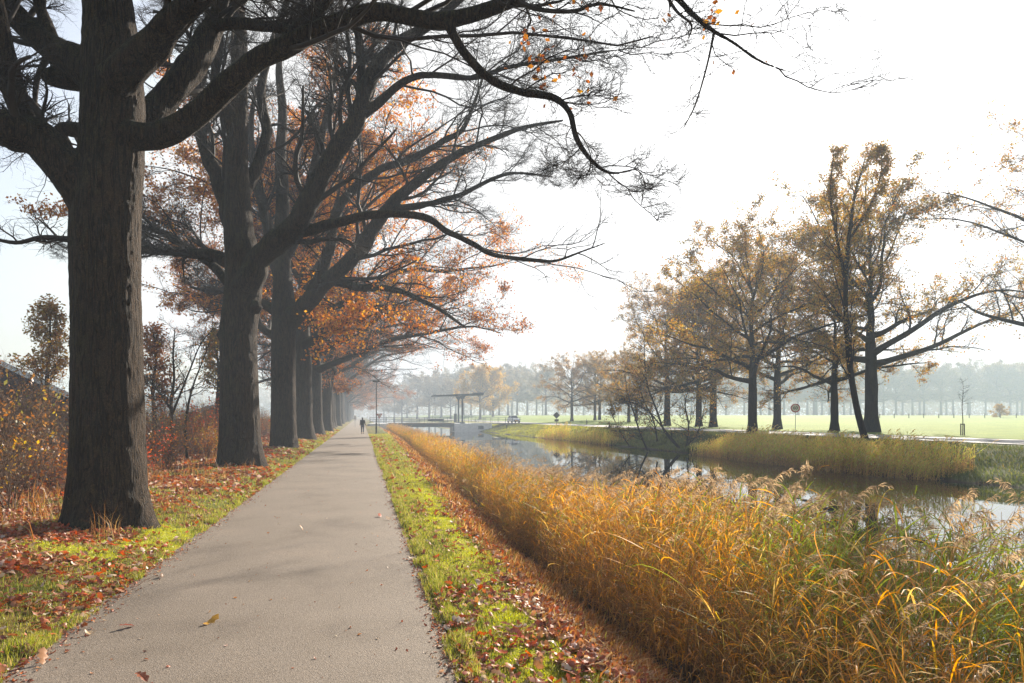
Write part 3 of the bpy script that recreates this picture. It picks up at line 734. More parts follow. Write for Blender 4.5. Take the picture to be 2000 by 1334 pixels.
for k in range(15):
    place([oak_bare2, oak_bare, oak_leafy2][k % 3], -4.0 + rng.normal() * .2, yy, rng.uniform(-.5, .5), rng.uniform(.85, 1.0), label='misty oak at the far end of the row beside the path', group='far oaks at the end of the path row')
    yy += 13

# ------------------------------------------------------------------ RIGHT BANK OAKS
P1 = make_oak('oak_tree', 101, 26.5, 11.5, .60, 7.0, 19, .0, PAL_OLIVE, 27000, .20, .85, low_floor=3.0, up=.05, el0=8, el1=46, clump=3.4)
P2 = make_oak('oak_tree', 112, 23.5, 11.8, .48, 6.0, 18, .0, PAL_RUST, 26000, .21, .8, low_floor=3.0, up=.05, el0=8, el1=50, clump=3.4)
P3 = make_oak('oak_tree', 123, 24.0, 11.3, .48, 6.2, 18, .0, PAL_OLIVE, 26000, .21, .8, low_floor=2.6, up=.06, el0=5, el1=48, clump=3.4)
def at_px(px, d):
    p = W(px, 811, d); return p[0], p[1]
used = set()
def rb(proto, px, d, rz, s, label, group='autumn oaks along the far road'):
    x, y = at_px(px, d)
    f = id(proto) not in used; used.add(id(proto))
    return place(proto, x, y, rz, s, first=f, label=label, group=group)
rb(P1, 1702, 66, .4, 1.02, 'tallest oak across the canal, thick trunk beside the leaning birch')
rb(P2, 1630, 69, 1.2, .80, 'oak with leafy low sprouts on its trunk between the round sign and the birch')
rb(P3, 1518, 79, .0, .93, 'oak just left of the round speed sign with forked low limbs')
rb(P2, 1393, 92, 2.4, .98, 'slim oak behind the leaning roadside oak')
rb(P3, 1365, 96, 3.6, .90, 'slender oak between two straighter trunks behind the dark thicket')
rb(P2, 1303, 101, 5.0, .95, 'leftmost oak of the big group, behind the dark thicket')
o = rb(P3, 1470, 58, 1.9, .80, 'oak with a leaning trunk on the canal side of the road'); o.rotation_euler.x = 0.0; o.rotation_euler.y = 0.0
o.rotation_euler.rotate(Quaternion((CA, -SA, 0), 0.0)); 
P4 = make_oak('oak_tree', 131, 25.0, 15.5, .58, 8.0, 17, .0, PAL_RUST, 15000, .18, .85, low_floor=5.5, up=.02, el0=4, clump=4)
rb(P4, 2180, 50, 2.2, .93, 'oak at the edge of the view whose limbs reach in over the road')
rb(P2, 1117, 150, .9, .66, 'round-crowned oak alone behind the diamond sign', 'oaks in the mist by the road')
rb(P3, 1162, 152, .2, .62, 'first of a close pair of oaks right of the round-crowned oak', 'oaks in the mist by the road')
rb(P2, 1171, 156, 3.2, .68, 'second of the close pair of oaks, slightly taller', 'oaks in the mist by the road')
rb(P3, 1228, 132, 1.0, .62, 'oak behind the yellow sign and the dark thicket', 'oaks in the mist by the road')
rb(P1, 1243, 140, 4.0, .55, 'thin oak behind the dark thicket', 'oaks in the mist by the road')

# the birch
def leaning(name, pts, d0, d1, spec, seed, leaf=None, nleaf=0, ls=.1, mat='bark', lf=None, parts_limbs=(), thin=1.0):
    rng = np.random.default_rng(seed); root = empty(name)
    P, R = pxline(pts, d0, d1); R = R * thin; Q, S = resample(P, R, 30); t = Soup(); V, F = tube_mesh(Q[None], S[None], 9); t.add(V, F)
    src = [(Q[None, 6:], S[None, 6:])]
    for pl in parts_limbs:
        p, r = pxline(pl, d0, d1); q, s_ = resample(p, r * thin, 24); V, F = tube_mesh(q[None], s_[None], 7); t.add(V, F); src.append((q[None], s_[None]))
    link('trunk', t.mesh('trunk', M[mat]), root)
    tw = Soup(); lv = twigs_from(src, rng, tw, spec, floor=.6); link('branches', tw.mesh('branches', M['twig']), root)
    if nleaf:
        pts_ = np.concatenate([Q_[:, 1:].reshape(-1, 3) for Q_, S_ in lv[-1]]); k = rng.choice(len(pts_), nleaf); Pl = pts_[k] + rng.normal(size=(nleaf, 3)) * ls * .7
        V, F, C = rhombus(Pl, ls * rng.uniform(.6, 1.3, nleaf), rng, palette(rng, nleaf, *leaf)); link('foliage', mesh_np('foliage', V, F, C, False, M['leaf']), root)
    return root
SPB = [(26, .1, .98, (18, 45), .28, .4, 8, .1, (0, 0, .10), .012, 4, .65), (8, .15, 1, (20, 45), .4, .5, 6, .15, (0, 0, .0), .007, 3, .4), (5, .15, 1, (20, 50), .5, .6, 5, .2, (0, 0, -.12), .005, 3, .3)]
b = leaning('birch_tree', [(1694, 870, 11), (1686, 845, 10), (1672, 790, 9), (1658, 700, 8), (1652, 600, 7), (1653, 520, 6), (1662, 430, 5), (1672, 370, 3.6), (1690, 310, 1.5)], 46, 46, SPB, 5, PAL_OLIVE, 13000, .15, 'bark', thin=.75, parts_limbs=[[(1654, 560, 5), (1632, 450, 4), (1622, 380, 3), (1628, 300, 1)], [(1658, 470, 4), (1700, 400, 3), (1720, 340, 2), (1722, 300, 1)]])
tag(b, 'tall slim birch leaning to the left in the reeds on the far bank', 'tree')
# dark bare thicket on the far bank
SPT = [(18, .12, .98, (25, 70), .42, .5, 8, .18, (0, 0, .03), .014, 4, .4), (9, .1, 1, (25, 60), .45, .6, 5, .22, (0, 0, .0), .008, 3, .4), (4, .1, 1, (25, 60), .5, .6, 4, .2, (0, 0, 0), .006, 3, .3)]
b = leaning('thicket_bush', [(1335, 884, 5), (1300, 845, 4.5), (1282, 800, 4), (1264, 750, 3), (1259, 700, 2.2), (1258, 660, 1)], 57, 57, SPT, 9, PAL_OLIVE, 4600, .15, 'twig', thin=.5,
            parts_limbs=[[(1265, 880, 4), (1250, 845, 3.4), (1236, 800, 3), (1226, 770, 2), (1220, 730, 1)], [(1335, 884, 4), (1290, 830, 3), (1262, 800, 2.6), (1230, 785, 1.5), (1195, 790, .8)],
                         [(1284, 862, 3.5), (1276, 820, 3), (1256, 780, 2), (1245, 740, 1)], [(1340, 880, 4), (1345, 830, 3), (1338, 790, 2.4), (1345, 760, 1.2)], [(1330, 880, 3), (1360, 850, 2.4), (1375, 800, 1.5), (1378, 780, .8)], [(1230, 872, 2.5), (1215, 850, 2), (1200, 820, 1.4), (1190, 800, .8)]])
tag(b, 'dark tangle of leaning bare stems on the far bank at the water edge', 'bush')

# ------------------------------------------------------------------ DISTANT TREES
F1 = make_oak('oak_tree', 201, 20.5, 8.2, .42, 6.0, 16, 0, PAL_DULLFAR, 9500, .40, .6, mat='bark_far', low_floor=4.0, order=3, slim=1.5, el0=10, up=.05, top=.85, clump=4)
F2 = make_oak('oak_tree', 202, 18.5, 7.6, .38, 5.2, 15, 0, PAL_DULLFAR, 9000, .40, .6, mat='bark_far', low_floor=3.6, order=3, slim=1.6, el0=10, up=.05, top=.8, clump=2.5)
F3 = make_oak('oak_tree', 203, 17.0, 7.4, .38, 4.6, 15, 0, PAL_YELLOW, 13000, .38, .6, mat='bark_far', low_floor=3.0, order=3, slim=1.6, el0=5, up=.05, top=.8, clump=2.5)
used = set()
def far(proto, px, d, s, label, group):
    x, y = at_px(px, d); f = id(proto) not in used; used.add(id(proto))
    return place(proto, x, y, rng.uniform(0, 6.28), s, first=f, label=label, group=group)
# leaf mass added behind everything to darken the horizon to grey-blue haze
def haze_fill():
    n = 70000; r_ = np.random.default_rng(88); px = r_.uniform(250, 2500, n); d = r_.uniform(560, 680, n); p = np.array([W(a, 811, b) for a, b in zip(px, d)])
    top = 15 + 9 * vnoise(px, d * 0, 55, 3) + 5 * vnoise(px, d * 0, 18, 4); p[:, 2] = ground_z(p[:, 0], p[:, 1], False) + r_.random(n) ** .8 * top
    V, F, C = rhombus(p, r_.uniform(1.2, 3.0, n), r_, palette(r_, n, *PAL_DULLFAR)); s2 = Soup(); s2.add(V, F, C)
    o = link('haze_fill', s2.mesh('haze_fill', M['leaf'], False)); tag(o, 'added leaf mass standing in for horizon haze behind the field and the drawbridge', 'wood', None, 'stuff')
haze_fill()
px = 1240
while px < 2130:
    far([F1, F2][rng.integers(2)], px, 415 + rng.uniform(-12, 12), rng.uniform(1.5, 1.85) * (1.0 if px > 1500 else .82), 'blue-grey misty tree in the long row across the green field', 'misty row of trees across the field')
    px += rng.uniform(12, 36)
px = 1180
while px < 2160:
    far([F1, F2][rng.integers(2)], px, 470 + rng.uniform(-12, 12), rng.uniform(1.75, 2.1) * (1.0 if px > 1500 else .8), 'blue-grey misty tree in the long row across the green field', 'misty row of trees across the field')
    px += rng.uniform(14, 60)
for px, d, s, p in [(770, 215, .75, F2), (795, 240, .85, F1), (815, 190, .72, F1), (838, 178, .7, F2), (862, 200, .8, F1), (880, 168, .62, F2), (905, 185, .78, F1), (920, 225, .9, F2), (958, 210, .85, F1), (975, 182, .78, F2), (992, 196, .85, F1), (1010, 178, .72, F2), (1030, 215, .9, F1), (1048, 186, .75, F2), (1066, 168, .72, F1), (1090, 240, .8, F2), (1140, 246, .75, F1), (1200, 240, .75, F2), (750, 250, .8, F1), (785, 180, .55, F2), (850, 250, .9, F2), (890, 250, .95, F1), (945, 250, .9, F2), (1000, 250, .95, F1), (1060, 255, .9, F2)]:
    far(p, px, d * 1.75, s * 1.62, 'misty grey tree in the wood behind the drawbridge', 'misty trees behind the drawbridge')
far(F3, 938, 230, 1.15, 'tree with pale yellow-orange leaves behind the drawbridge', 'yellow trees behind the drawbridge')
far(F3, 963, 240, 1.08, 'yellow-leaved tree just right of the drawbridge', 'yellow trees behind the drawbridge')
for px, d, s in [(1952, 175, .27)]:
    o = far(F3, px, d, s, 'small round yellow bush alone in the green field', None); o['category'] = 'bush'
    if 'group' in o: del o['group']
    o.name = 'round_bush'; o.location.z -= .9

#PART3
print('trees', round(time.time() - T0, 1))
# ------------------------------------------------------------------ THICKET ON THE LEFT
def make_shrub(seed, h, r, stems, pal, nleaf, ls, upright=.75, name='shrub', spec=None):
    rng = np.random.default_rng(seed); root = empty(name); K_ = 9; Pn = []; Rn = []
    for k in range(stems):
        a = rng.uniform(0, 6.28); q = rng.uniform(0, r * .45); c = np.array([math.cos(a) * q, math.sin(a) * q, -.1])
        a2 = a + rng.normal() * .6; el = rng.uniform(.9, 1.45) * upright + .25
        d = np.array([math.cos(a2) * math.cos(el), math.sin(a2) * math.cos(el), math.sin(el)]); L = h * rng.uniform(.65, 1.1); Q = [c]
        for j in range(K_ - 1):
            d = nrm(d + rng.normal(size=3) * .12 + np.array([0, 0, .05])); Q.append(Q[-1] + d * L / (K_ - 1))
        Pn.append(Q); Rn.append(rng.uniform(.010, .022) * np.linspace(1, .25, K_))
    P = np.array(Pn); R = np.array(Rn); st = Soup(); V, F = tube_mesh(P, R, 5); st.add(V, F)
    link('stems', st.mesh('stems', M['twig_shrub']), root)
    tw = Soup(); spec = spec or [(9, .15, 1, (20, 55), .35, .5, 6, .2, (0, 0, .08), .004, 3, .4), (6, .1, 1, (25, 60), .45, .6, 5, .22, (0, 0, .02), .0026, 3, .3)]
    lv = twigs_from([(P, R)], rng, tw, spec, floor=.05); link('branches', tw.mesh('branches', M['twig_shrub']), root)
    pts = np.concatenate([Q[:, 1:].reshape(-1, 3) for Q, S in lv[-1]]); k = rng.choice(len(pts), nleaf); Pl = pts[k] + rng.normal(size=(nleaf, 3)) * ls * .6
    V, F, C = rhombus(Pl, ls * rng.uniform(.6, 1.3, nleaf), rng, palette(rng, nleaf, *pal), aspect=.6)
    link('foliage', mesh_np('foliage', V, F, C, False, M['leaf']), root)
    return root
PAL_RED = ([(.55, .09, .045), (.45, .12, .05), (.62, .22, .06), (.32, .08, .04)], [4, 3, 2, 2])
PAL_GOLD = ([(.62, .40, .03), (.55, .28, .03), (.4, .3, .04)], [4, 3, 2])
PAL_DULL = ([(.24, .13, .06), (.32, .15, .06), (.2, .16, .05), (.4, .2, .07)], [4, 3, 2, 2])
sh = {'brown': make_shrub(301, 3.0, 1.2, 24, PAL_DULL, 800, .085), 'bare': make_shrub(302, 2.7, 1.1, 24, PAL_DULL, 260, .07), 'red': make_shrub(303, 2.3, 1.2, 18, PAL_RED, 900, .10),
      'gold': make_shrub(304, 2.4, 1.1, 18, PAL_GOLD, 900, .085), 'rust': make_shrub(305, 2.2, 1.3, 18, PAL_BROWN, 900, .11)}
txts = {'brown': 'brown shrub with scattered dull leaves in the thicket behind the oaks', 'bare': 'nearly bare twiggy shrub in the thicket behind the oaks', 'red': 'red-leaved shrub in the thicket behind the oaks',
        'gold': 'golden-leaved shrub in the thicket behind the oaks', 'rust': 'rust-leaved shrub in the thicket behind the oaks'}
grp = {k: k + ' shrubs of the thicket' for k in txts}
used = set(); rng = np.random.default_rng(9)
def put_shrub(kind, x, y, s, label=None):
    f = kind not in used; used.add(kind)
    o = place(sh[kind], x, y, rng.uniform(0, 6.28), s, first=f, label=label or txts[kind], cat='shrub', group=grp[kind])
    return o
put_shrub('gold', *W(-120, 900, 12.5)[:2], .9, 'golden-leaved shrub at the left edge of the view before the dark barn')
put_shrub('bare', -8.2, 10.2, 1.0); put_shrub('brown', -9.6, 10.6, 1.05)
put_shrub('brown', -6.9, 11.5, .95, 'tall brown shrub just left of the huge first oak')
put_shrub('bare', -7.4, 13.2, 1.0); put_shrub('bare', -8.3, 11.6, 1.05); put_shrub('brown', -8.8, 13.6, 1.0); put_shrub('brown', -7.6, 15.3, .9); put_shrub('bare', -6.4, 14.6, .7); put_shrub('bare', -9.8, 12.4, 1.0)
put_shrub('rust', -6.3, 17.0, .62, 'low rust-leaved shrub close behind the huge first oak'); put_shrub('red', -6.0, 19.2, .55, 'low red-leaved shrub between the first and second oaks')
put_shrub('red', -6.8, 21.0, .7); put_shrub('rust', -6.2, 23.5, .62); put_shrub('gold', -7.9, 25.5, .75, 'golden shrub just left of the second oak foot'); put_shrub('rust', -5.9, 28.5, .62)
put_shrub('gold', -6.0, 31.0, .62, 'golden shrub between the second and third oaks'); put_shrub('red', -7.4, 33.5, 1.15, 'tall red shrub between the second and third oaks')
put_shrub('red', -6.6, 36.0, 1.05)
yy = 16.0
while yy < 78:
    for xx, sc in ((-7.6, .8), (-9.6, .95), (-12.0, 1.05), (-15, 1.1)):
        if xx < -11 and rng.random() < .35: continue
        kind = rng.choice(['brown', 'bare', 'red', 'rust', 'gold'], p=[.36, .30, .10, .20, .04])
        if xx / yy < -.36: kind = ['brown', 'bare', 'brown'][rng.integers(3)]; sc = sc * 1.0
        put_shrub(kind, xx + rng.normal() * .5, yy + rng.normal() * .5, sc * rng.uniform(.75, 1.15) * (1 if yy < 40 else .9))
    yy += 2.3 if yy < 40 else 3.4
SPS = [(14, .2, .98, (25, 55), .38, .45, 7, .14, (0, 0, .08), .010, 4, .6), (7, .1, 1, (25, 55), .45, .5, 6, .2, (0, 0, .02), .006, 3, .4), (4, .15, 1, (20, 50), .5, .6, 4, .2, (0, 0, 0), .004, 3, .3)]
SPC = [(30, .12, .98, (35, 65), .30, .4, 7, .12, (0, 0, .10), .012, 4, .75), (8, .1, 1, (25, 55), .45, .5, 5, .2, (0, 0, .04), .007, 3, .4), (4, .15, 1, (20, 50), .5, .6, 4, .2, (0, 0, 0), .005, 3, .3)]
b = leaning('young_oak', [(88, 870, 6), (90, 800, 5.5), (92, 740, 4.5), (96, 690, 3.5), (98, 640, 2.2), (97, 604, 1)], 34, 34, SPC, 31, PAL_RUST, 4200, .16, 'bark'); tag(b, 'young tree with tan-orange leaves rising above the dark barn roof', 'tree')
b = leaning('bare_sapling', [(338, 905, 4.5), (336, 850, 4), (334, 790, 3.4), (340, 740, 2.6), (338, 690, 1.8), (342, 640, .8)], 25, 25, SPS, 32, PAL_DULL, 160, .1, 'bark', parts_limbs=[[(336, 810, 3), (352, 770, 2.4), (372, 720, 1.8), (392, 672, 1.2), (418, 640, .6)], [(334, 800, 2.4), (310, 765, 1.8), (292, 745, 1)]]); tag(b, 'slender leafless sapling between the first two oaks', 'tree')
b = leaning('bare_sapling', [(366, 900, 3.5), (362, 840, 3), (368, 790, 2.4), (380, 745, 1.8), (398, 700, 1.2), (410, 665, .6)], 27, 27, SPS, 34, PAL_DULL, 260, .1, 'bark'); tag(b, 'second leafless sapling, close to the second oak trunk', 'tree')
b = leaning('young_oak', [(300, 900, 5), (302, 820, 4.5), (298, 760, 3.5), (305, 700, 2.4), (300, 650, 1)], 31, 31, SPC, 35, PAL_BROWN, 2600, .15, 'bark'); tag(b, 'young tree with brown leaves just right of the huge first oak', 'tree')
b = leaning('young_oak', [(425, 870, 6), (424, 800, 5), (428, 740, 3.5), (424, 690, 2), (425, 660, 1)], 42, 42, SPC, 36, PAL_OLIVE, 2600, .18, 'bark'); tag(b, 'olive-leaved young tree peeping out left of the second oak', 'tree')

# dark barn
def barn():
    root = empty('barn', tuple(W(-90, 860, 36) * [1, 1, 0]))
    base = Vector(root.location); dvec = Vector((-.3, .954, 0)) * 16
    L_ = lambda px, py, d=36: Vector(W(px, py, d)) - base
    e1 = L_(168, 790); e2 = L_(-348, 790); rg = L_(-90, 667); b1 = e1.copy(); b1.z = 0; b2 = e2.copy(); b2.z = 0
    w = MB().prism([b2, b1, e1, rg, e2], (0, 0, 0), dvec)
    m, nt, out = new_mat('barn_boards'); p = N(nt, 'ShaderNodeBsdfPrincipled'); p.inputs['Roughness'].default_value = .6
    tc = N(nt, 'ShaderNodeTexCoord'); sx = N(nt, 'ShaderNodeSeparateXYZ'); nt.links.new(tc.outputs['Object'], sx.inputs[0])
    fr = math_n(nt, 'FRACT', math_n(nt, 'MULTIPLY', sx.outputs[2], 6.5)); r = ramp(nt, [(0, (.006, .007, .012)), (.12, (.03, .033, .055)), (1, (.02, .022, .04))]); nt.links.new(fr, r.inputs[0]); nt.links.new(r.outputs[0], p.inputs['Base Color'])
    bb = N(nt, 'ShaderNodeBump', i_Strength=.8, i_Distance=.03); nt.links.new(fr, bb.inputs['Height']); nt.links.new(bb.outputs[0], p.inputs['Normal']); nt.links.new(p.outputs[0], out.inputs[0])
    w.build('wall', m, root)
    roofm = simple_mat('roof_sheet', (.16, .17, .19), .45, 0, .1, 2)
    fwd = -dvec.normalized() * .35
    for e in (e1, e2):
        s_ = (e - rg); s2 = rg + s_ * 1.06; up = Vector((0, 0, .16))
        MB().prism([rg + fwd + Vector((0, 0, .01)), s2 + fwd, s2 + fwd + up, rg + fwd + up + Vector((0, 0, .01))], (0, 0, 0), dvec * 1.03).build('roof', roofm, root)
        f2 = fwd * 1.15
        MB().prism([rg + f2 + Vector((0, 0, -.10)), s2 + f2 + Vector((0, 0, -.10)), s2 + f2 + Vector((0, 0, .20)), rg + f2 + Vector((0, 0, .20))], (0, 0, 0), dvec.normalized() * .04).build('verge_trim', M['concrete'], root)
    tag(root, 'dark blue-black boarded barn with a pale-edged sloping roof behind the thicket', 'barn'); return root
barn()
def shed():
    root = empty('low_house', tuple(W(415, 860, 62) * [1, 1, 0])); base = Vector(root.location); dv = Vector((-.3, .954, 0)) * 9
    L_ = lambda px, py: Vector(W(px, py, 62)) - base
    e1 = L_(465, 806); e2 = L_(360, 824); rg = L_(425, 796); b1 = e1.copy(); b1.z = 0; b2 = e2.copy(); b2.z = 0
    MB().prism([b2, b1, e1, rg, e2], (0, 0, 0), dv).build('wall', simple_mat('house_brick', (.12, .07, .05), .9, 0, .2, 5), root)
    for e in (e1, e2):
        s2 = rg + (e - rg) * 1.08; MB().prism([rg + Vector((0, 0, .01)) - dv * .03, s2 - dv * .03, s2 - dv * .03 + Vector((0, 0, .25)), rg - dv * .03 + Vector((0, 0, .26))], (0, 0, 0), dv * 1.06).build('roof', simple_mat('roof_tile', (.035, .036, .042), .8, 0, .2, 3), root)
    tag(root, 'low house with a dark pitched roof half hidden behind the thicket', 'house')
shed()

# ------------------------------------------------------------------ GRASS, LITTER
def blades(P, h, w, rng, cols, lean=.5, bias=(0, 0)):
    n = len(P); a = rng.uniform(0, 6.28, n); side = np.stack([np.cos(a), np.sin(a), 0 * a], 1); a2 = rng.uniform(0, 6.28, n)
    ld = np.stack([np.cos(a2), np.sin(a2), 0 * a2], 1) * (rng.random(n) * lean)[:, None] + np.array([bias[0], bias[1], 0])
    up = np.array([0, 0, 1.]); H = h[:, None]; Wd = w[:, None] * .5
    m = P + up * H * .6 + ld * H * .35; t = P + up * H * (1 - .25 * np.linalg.norm(ld, axis=1, keepdims=True)) + ld * H * 1.0
    V = np.stack([P - side * Wd, P + side * Wd, m + side * Wd * .75, m - side * Wd * .75, t + side * Wd * .12, t - side * Wd * .12], 1).reshape(-1, 3)
    b = np.arange(n)[:, None] * 6; F = np.concatenate([b + np.array([[0, 1, 2, 3]]), b + np.array([[3, 2, 4, 5]])], 1).reshape(-1, 4)
    return V, F, np.repeat(cols, 6, axis=0)
def ydist(rng, n, y0, y1, p=1.35):
    u = rng.random(n); q = 1 - p
    return (y0 ** q + u * (y1 ** q - y0 ** q)) ** (1 / q)
def grass_obj(name, label, parts):
    s_ = Soup()
    for V, F, C in parts: s_.add(V, F, C)
    o = link(name, s_.mesh(name, M['grass'])); tag(o, label, 'grass', None, 'stuff'); return o
PAL_GRASS = ([(.25, .275, .05), (.33, .33, .06), (.16, .19, .04), (.42, .36, .12), (.46, .35, .17)], [4, 4, 2.5, 2.5, 1.6])
PAL_MOSS = ([(.42, .43, .045), (.52, .50, .06), (.33, .34, .04), (.38, .32, .08)], [4, 3, 3, 1])
PAL_DRYG = ([(.42, .21, .08), (.30, .15, .06), (.55, .36, .17), (.20, .10, .045), (.25, .21, .06)], [4, 3, 2, 2, 1])
rng = np.random.default_rng(15)
def zone(n, x0, x1, y0, y1, mask, hr, pal, w0=.0035, p=1.35, lean=.6, follow=True, bias=(0, 0), tone=None):
    y = ydist(rng, n, y0, y1, p); x = rng.uniform(x0, x1, n)
    x = .7 + (x - .7) * (1 + toe(y) / 1.05) if follow == 'fan' else x + (toe(y) if follow else 0)
    k = rng.random(n) < mask(x, y); x = x[k]; y = y[k]
    P = np.stack([x, y, ground_z(x, y) - .004], 1); d = np.hypot(x, y)
    clump = .55 + .9 * vnoise(x, y, .22, 31) * (.5 + vnoise(x, y, .8, 32))
    h = rng.uniform(hr[0], hr[1], len(x)) * clump * (1 + d / 90)
    c = palette(rng, len(x), *pal)
    if tone is not None: c = c * tone(x, y)[:, None]
    return blades(P, h, w0 * (1 + d / 9) * rng.uniform(.7, 1.3, len(x)), rng, c, lean, bias)
inpath = lambda x: (x > -2.5) & (x < .7)
gp = [zone(120000, .60, 1.75, 3.8, 70, lambda x, y: (x > .69) * np.clip(1.05 - .55 * litter_mask(x, y) - 1.0 * moss_mask(x, y), 0.03, 1) * np.where(x < .95, 1, .8), (.016, .052), PAL_GRASS, follow='fan'),
      zone(18000, .66, .86, 3.8, 40, lambda x, y: (x > .66) * smooth((vnoise(x * 0, y, .35, 40) - .3) * 4), (.05, .11), PAL_GRASS, follow=False)]
grass_obj('verge_grass', 'short green grass strip between the path and the leafy bank', gp)
gm = [zone(60000, 1.0, 1.9, 3.8, 30, lambda x, y: moss_mask(x, y), (.010, .026), PAL_MOSS, .005, lean=1.2, follow=True), zone(26000, -5.0, -2.4, 8.8, 13.5, lambda x, y: moss_mask(x, y), (.010, .03), PAL_MOSS, .005, p=1.01, lean=1.2, follow=False)]
o = grass_obj('moss', 'bright yellow-green moss cushions on the verge and at the first oak', gm); o['category'] = 'moss'
gl = [zone(150000, -6.4, -2.5, 3.8, 90, lambda x, y: np.clip(1.1 - .75 * litter_mask(x, y) - moss_mask(x, y), 0.04, 1) * np.interp(x, [-6.4, -5, -4, -3, -2.6], [.25, .5, .7, .95, 1]), (.02, .062), PAL_GRASS, follow=False),
      zone(24000, -2.66, -2.48, 3.8, 60, lambda x, y: smooth((vnoise(x * 0, y, .3, 41) - .35) * 4), (.04, .09), PAL_GRASS, follow=False),
      zone(9000, -6.5, -3.4, 6, 30, lambda x, y: smooth((vnoise(x, y, .5, 44) - .6) * 8), (.15, .38), PAL_DRYG, .003, lean=.9, follow=False)]
grass_obj('verge_grass', 'green grass among fallen leaves along the foot of the oaks', gl)
gs = [zone(42000, 1.6, 3.0, 3.6, 90, lambda x, y: np.interp(x - toe(y), [1.6, 2.1, 2.7, 3], [.15, .8, 1, .8]) * (.25 + vnoise(x, y, .35, 48)), (.04, .13), PAL_DRYG, .009, lean=1.3, bias=(.15, 0), tone=lambda x, y: .55 + .9 * vnoise(x, y, .5, 47))]
grass_obj('dry_grass', 'rust-orange dry grass on the slope down to the reeds', gs)
def zone_far(n, w0, w1, y0, y1, mask, hr, pal, wd, tone=None):
    y = rng.uniform(y0, y1, n); x = xr(y) + rng.uniform(w0, w1, n); k = rng.random(n) < mask(x, y); x = x[k]; y = y[k]
    P = np.stack([x, y, ground_z(x, y) - .02], 1); c = palette(rng, len(x), *pal) * ((.6 + .8 * vnoise(x, y, 1.4, 50))[:, None])
    return blades(P, rng.uniform(hr[0], hr[1], len(x)) * (.6 + .8 * vnoise(x, y, .7, 51)), wd * rng.uniform(.7, 1.3, len(x)), rng, c, 1.0)
PAL_BANK = ([(.10, .13, .025), (.15, .17, .03), (.07, .09, .02), (.24, .2, .06)], [4, 3, 3, 2])
gb = [zone_far(60000, .1, 7.5, 18, 75, lambda x, y: 1.0 + 0 * x, (.08, .26), PAL_BANK, .02), zone_far(24000, .1, 7.5, 75, 135, lambda x, y: 1.0 + 0 * x, (.08, .22), ([(.24, .26, .03), (.34, .33, .04), (.2, .18, .04)], [3, 3, 2]), .05)]
grass_obj('bank_grass', 'tufty dark green grass on the bank below the far road', gb)

def leaf_geo(P, size, rng, cols, lobed=True):
    """dry oak leaves: lobed outline, folded along the midrib and curled"""
    n = len(P); st = np.linspace(-.5, .5, 7); wd = np.array([.02, .17, .10, .27, .16, .24, .03]) if lobed else np.array([.02, .12, .2, .24, .22, .15, .02])
    fold = rng.uniform(-.5, .5, n); curl = rng.uniform(-1.2, 1.6, n)
    T = np.zeros((n, 21, 3))
    for k in range(7):
        zc = curl * st[k] ** 2 * .9
        for j, sg in enumerate((-1, 0, 1)):
            T[:, k * 3 + j, 0] = st[k]; T[:, k * 3 + j, 1] = sg * wd[k] * rng.uniform(.85, 1.15, n); T[:, k * 3 + j, 2] = zc + abs(sg) * wd[k] * fold
    T *= size[:, None, None]
    # random orientation: mostly flat
    yaw = rng.uniform(0, 6.28, n); tx = rng.normal(size=n) * .42; ty = rng.normal(size=n) * .32
    c, s_ = np.cos(tx), np.sin(tx); Y = T[..., 1] * c[:, None] - T[..., 2] * s_[:, None]; Z = T[..., 1] * s_[:, None] + T[..., 2] * c[:, None]; X = T[..., 0]
    c, s_ = np.cos(ty), np.sin(ty); X2 = X * c[:, None] + Z * s_[:, None]; Z2 = -X * s_[:, None] + Z * c[:, None]
    c, s_ = np.cos(yaw), np.sin(yaw); X3 = X2 * c[:, None] - Y * s_[:, None]; Y3 = X2 * s_[:, None] + Y * c[:, None]
    V = np.stack([X3, Y3, Z2 - Z2.min(1, keepdims=True) * .75], -1) + P[:, None]
    q = []
    for k in range(6):
        a = k * 3; q += [[a, a + 1, a + 4, a + 3], [a + 1, a + 2, a + 5, a + 4]]
    F = (np.arange(n)[:, None, None] * 21 + np.array(q)[None]).reshape(-1, 4)
    return V.reshape(-1, 3), F, np.repeat(cols, 21, axis=0)
PAL_LITTER = ([(.36, .12, .06), (.27, .085, .045), (.40, .19, .09), (.46, .29, .18), (.56, .43, .33), (.18, .065, .04), (.52, .13, .03)], [4, 5, 4, 3, 1.5, 4, .9])
def litter(n, y0, y1, size, near, xa, xb, p=1.3):
    y = ydist(rng, n, y0, y1, p); x = rng.uniform(xa, xb, n); k = (rng.random(n) < litter_mask(x, y) * 1.0) & ~inpath(x); x = x[k]; y = y[k]
    P = np.stack([x, y, ground_z(x, y) + rng.uniform(0, .03, len(x)) + .004], 1); c = palette(rng, len(x), *PAL_LITTER); rd = smooth((vnoise(x, y, .55, 90) - .5) * 4)[:, None] * (rng.random((len(x), 1)) < .32); c = c * (1 - rd) + np.array([.50, .10, .035]) * rng.uniform(.6, 1.1, (len(x), 1)) * rd; sz = size * rng.uniform(.4, 1.45, len(x))
    if near: return leaf_geo(P, sz, rng, c)
    return rhombus(P + [0, 0, .02], sz * (1 + y / 60), rng, c, flat=.55, aspect=.6)
s_ = Soup()
for a in (litter(34000, 3.8, 15, .085, True, .74, 3.0), litter(9000, 15, 60, .11, False, .74, 5.0)): s_.add(*a)
o = link('fallen_leaves', s_.mesh('fallen_leaves', M['leaf_dry'])); tag(o, 'red and tan oak leaves strewn down the right-hand grass bank', 'leaves', None, 'stuff')
s_ = Soup()
for a in (litter(44000, 4.5, 16, .09, True, -9, -2.45, 1.2), litter(26000, 16, 90, .12, False, -10, -2.45)): s_.add(*a)
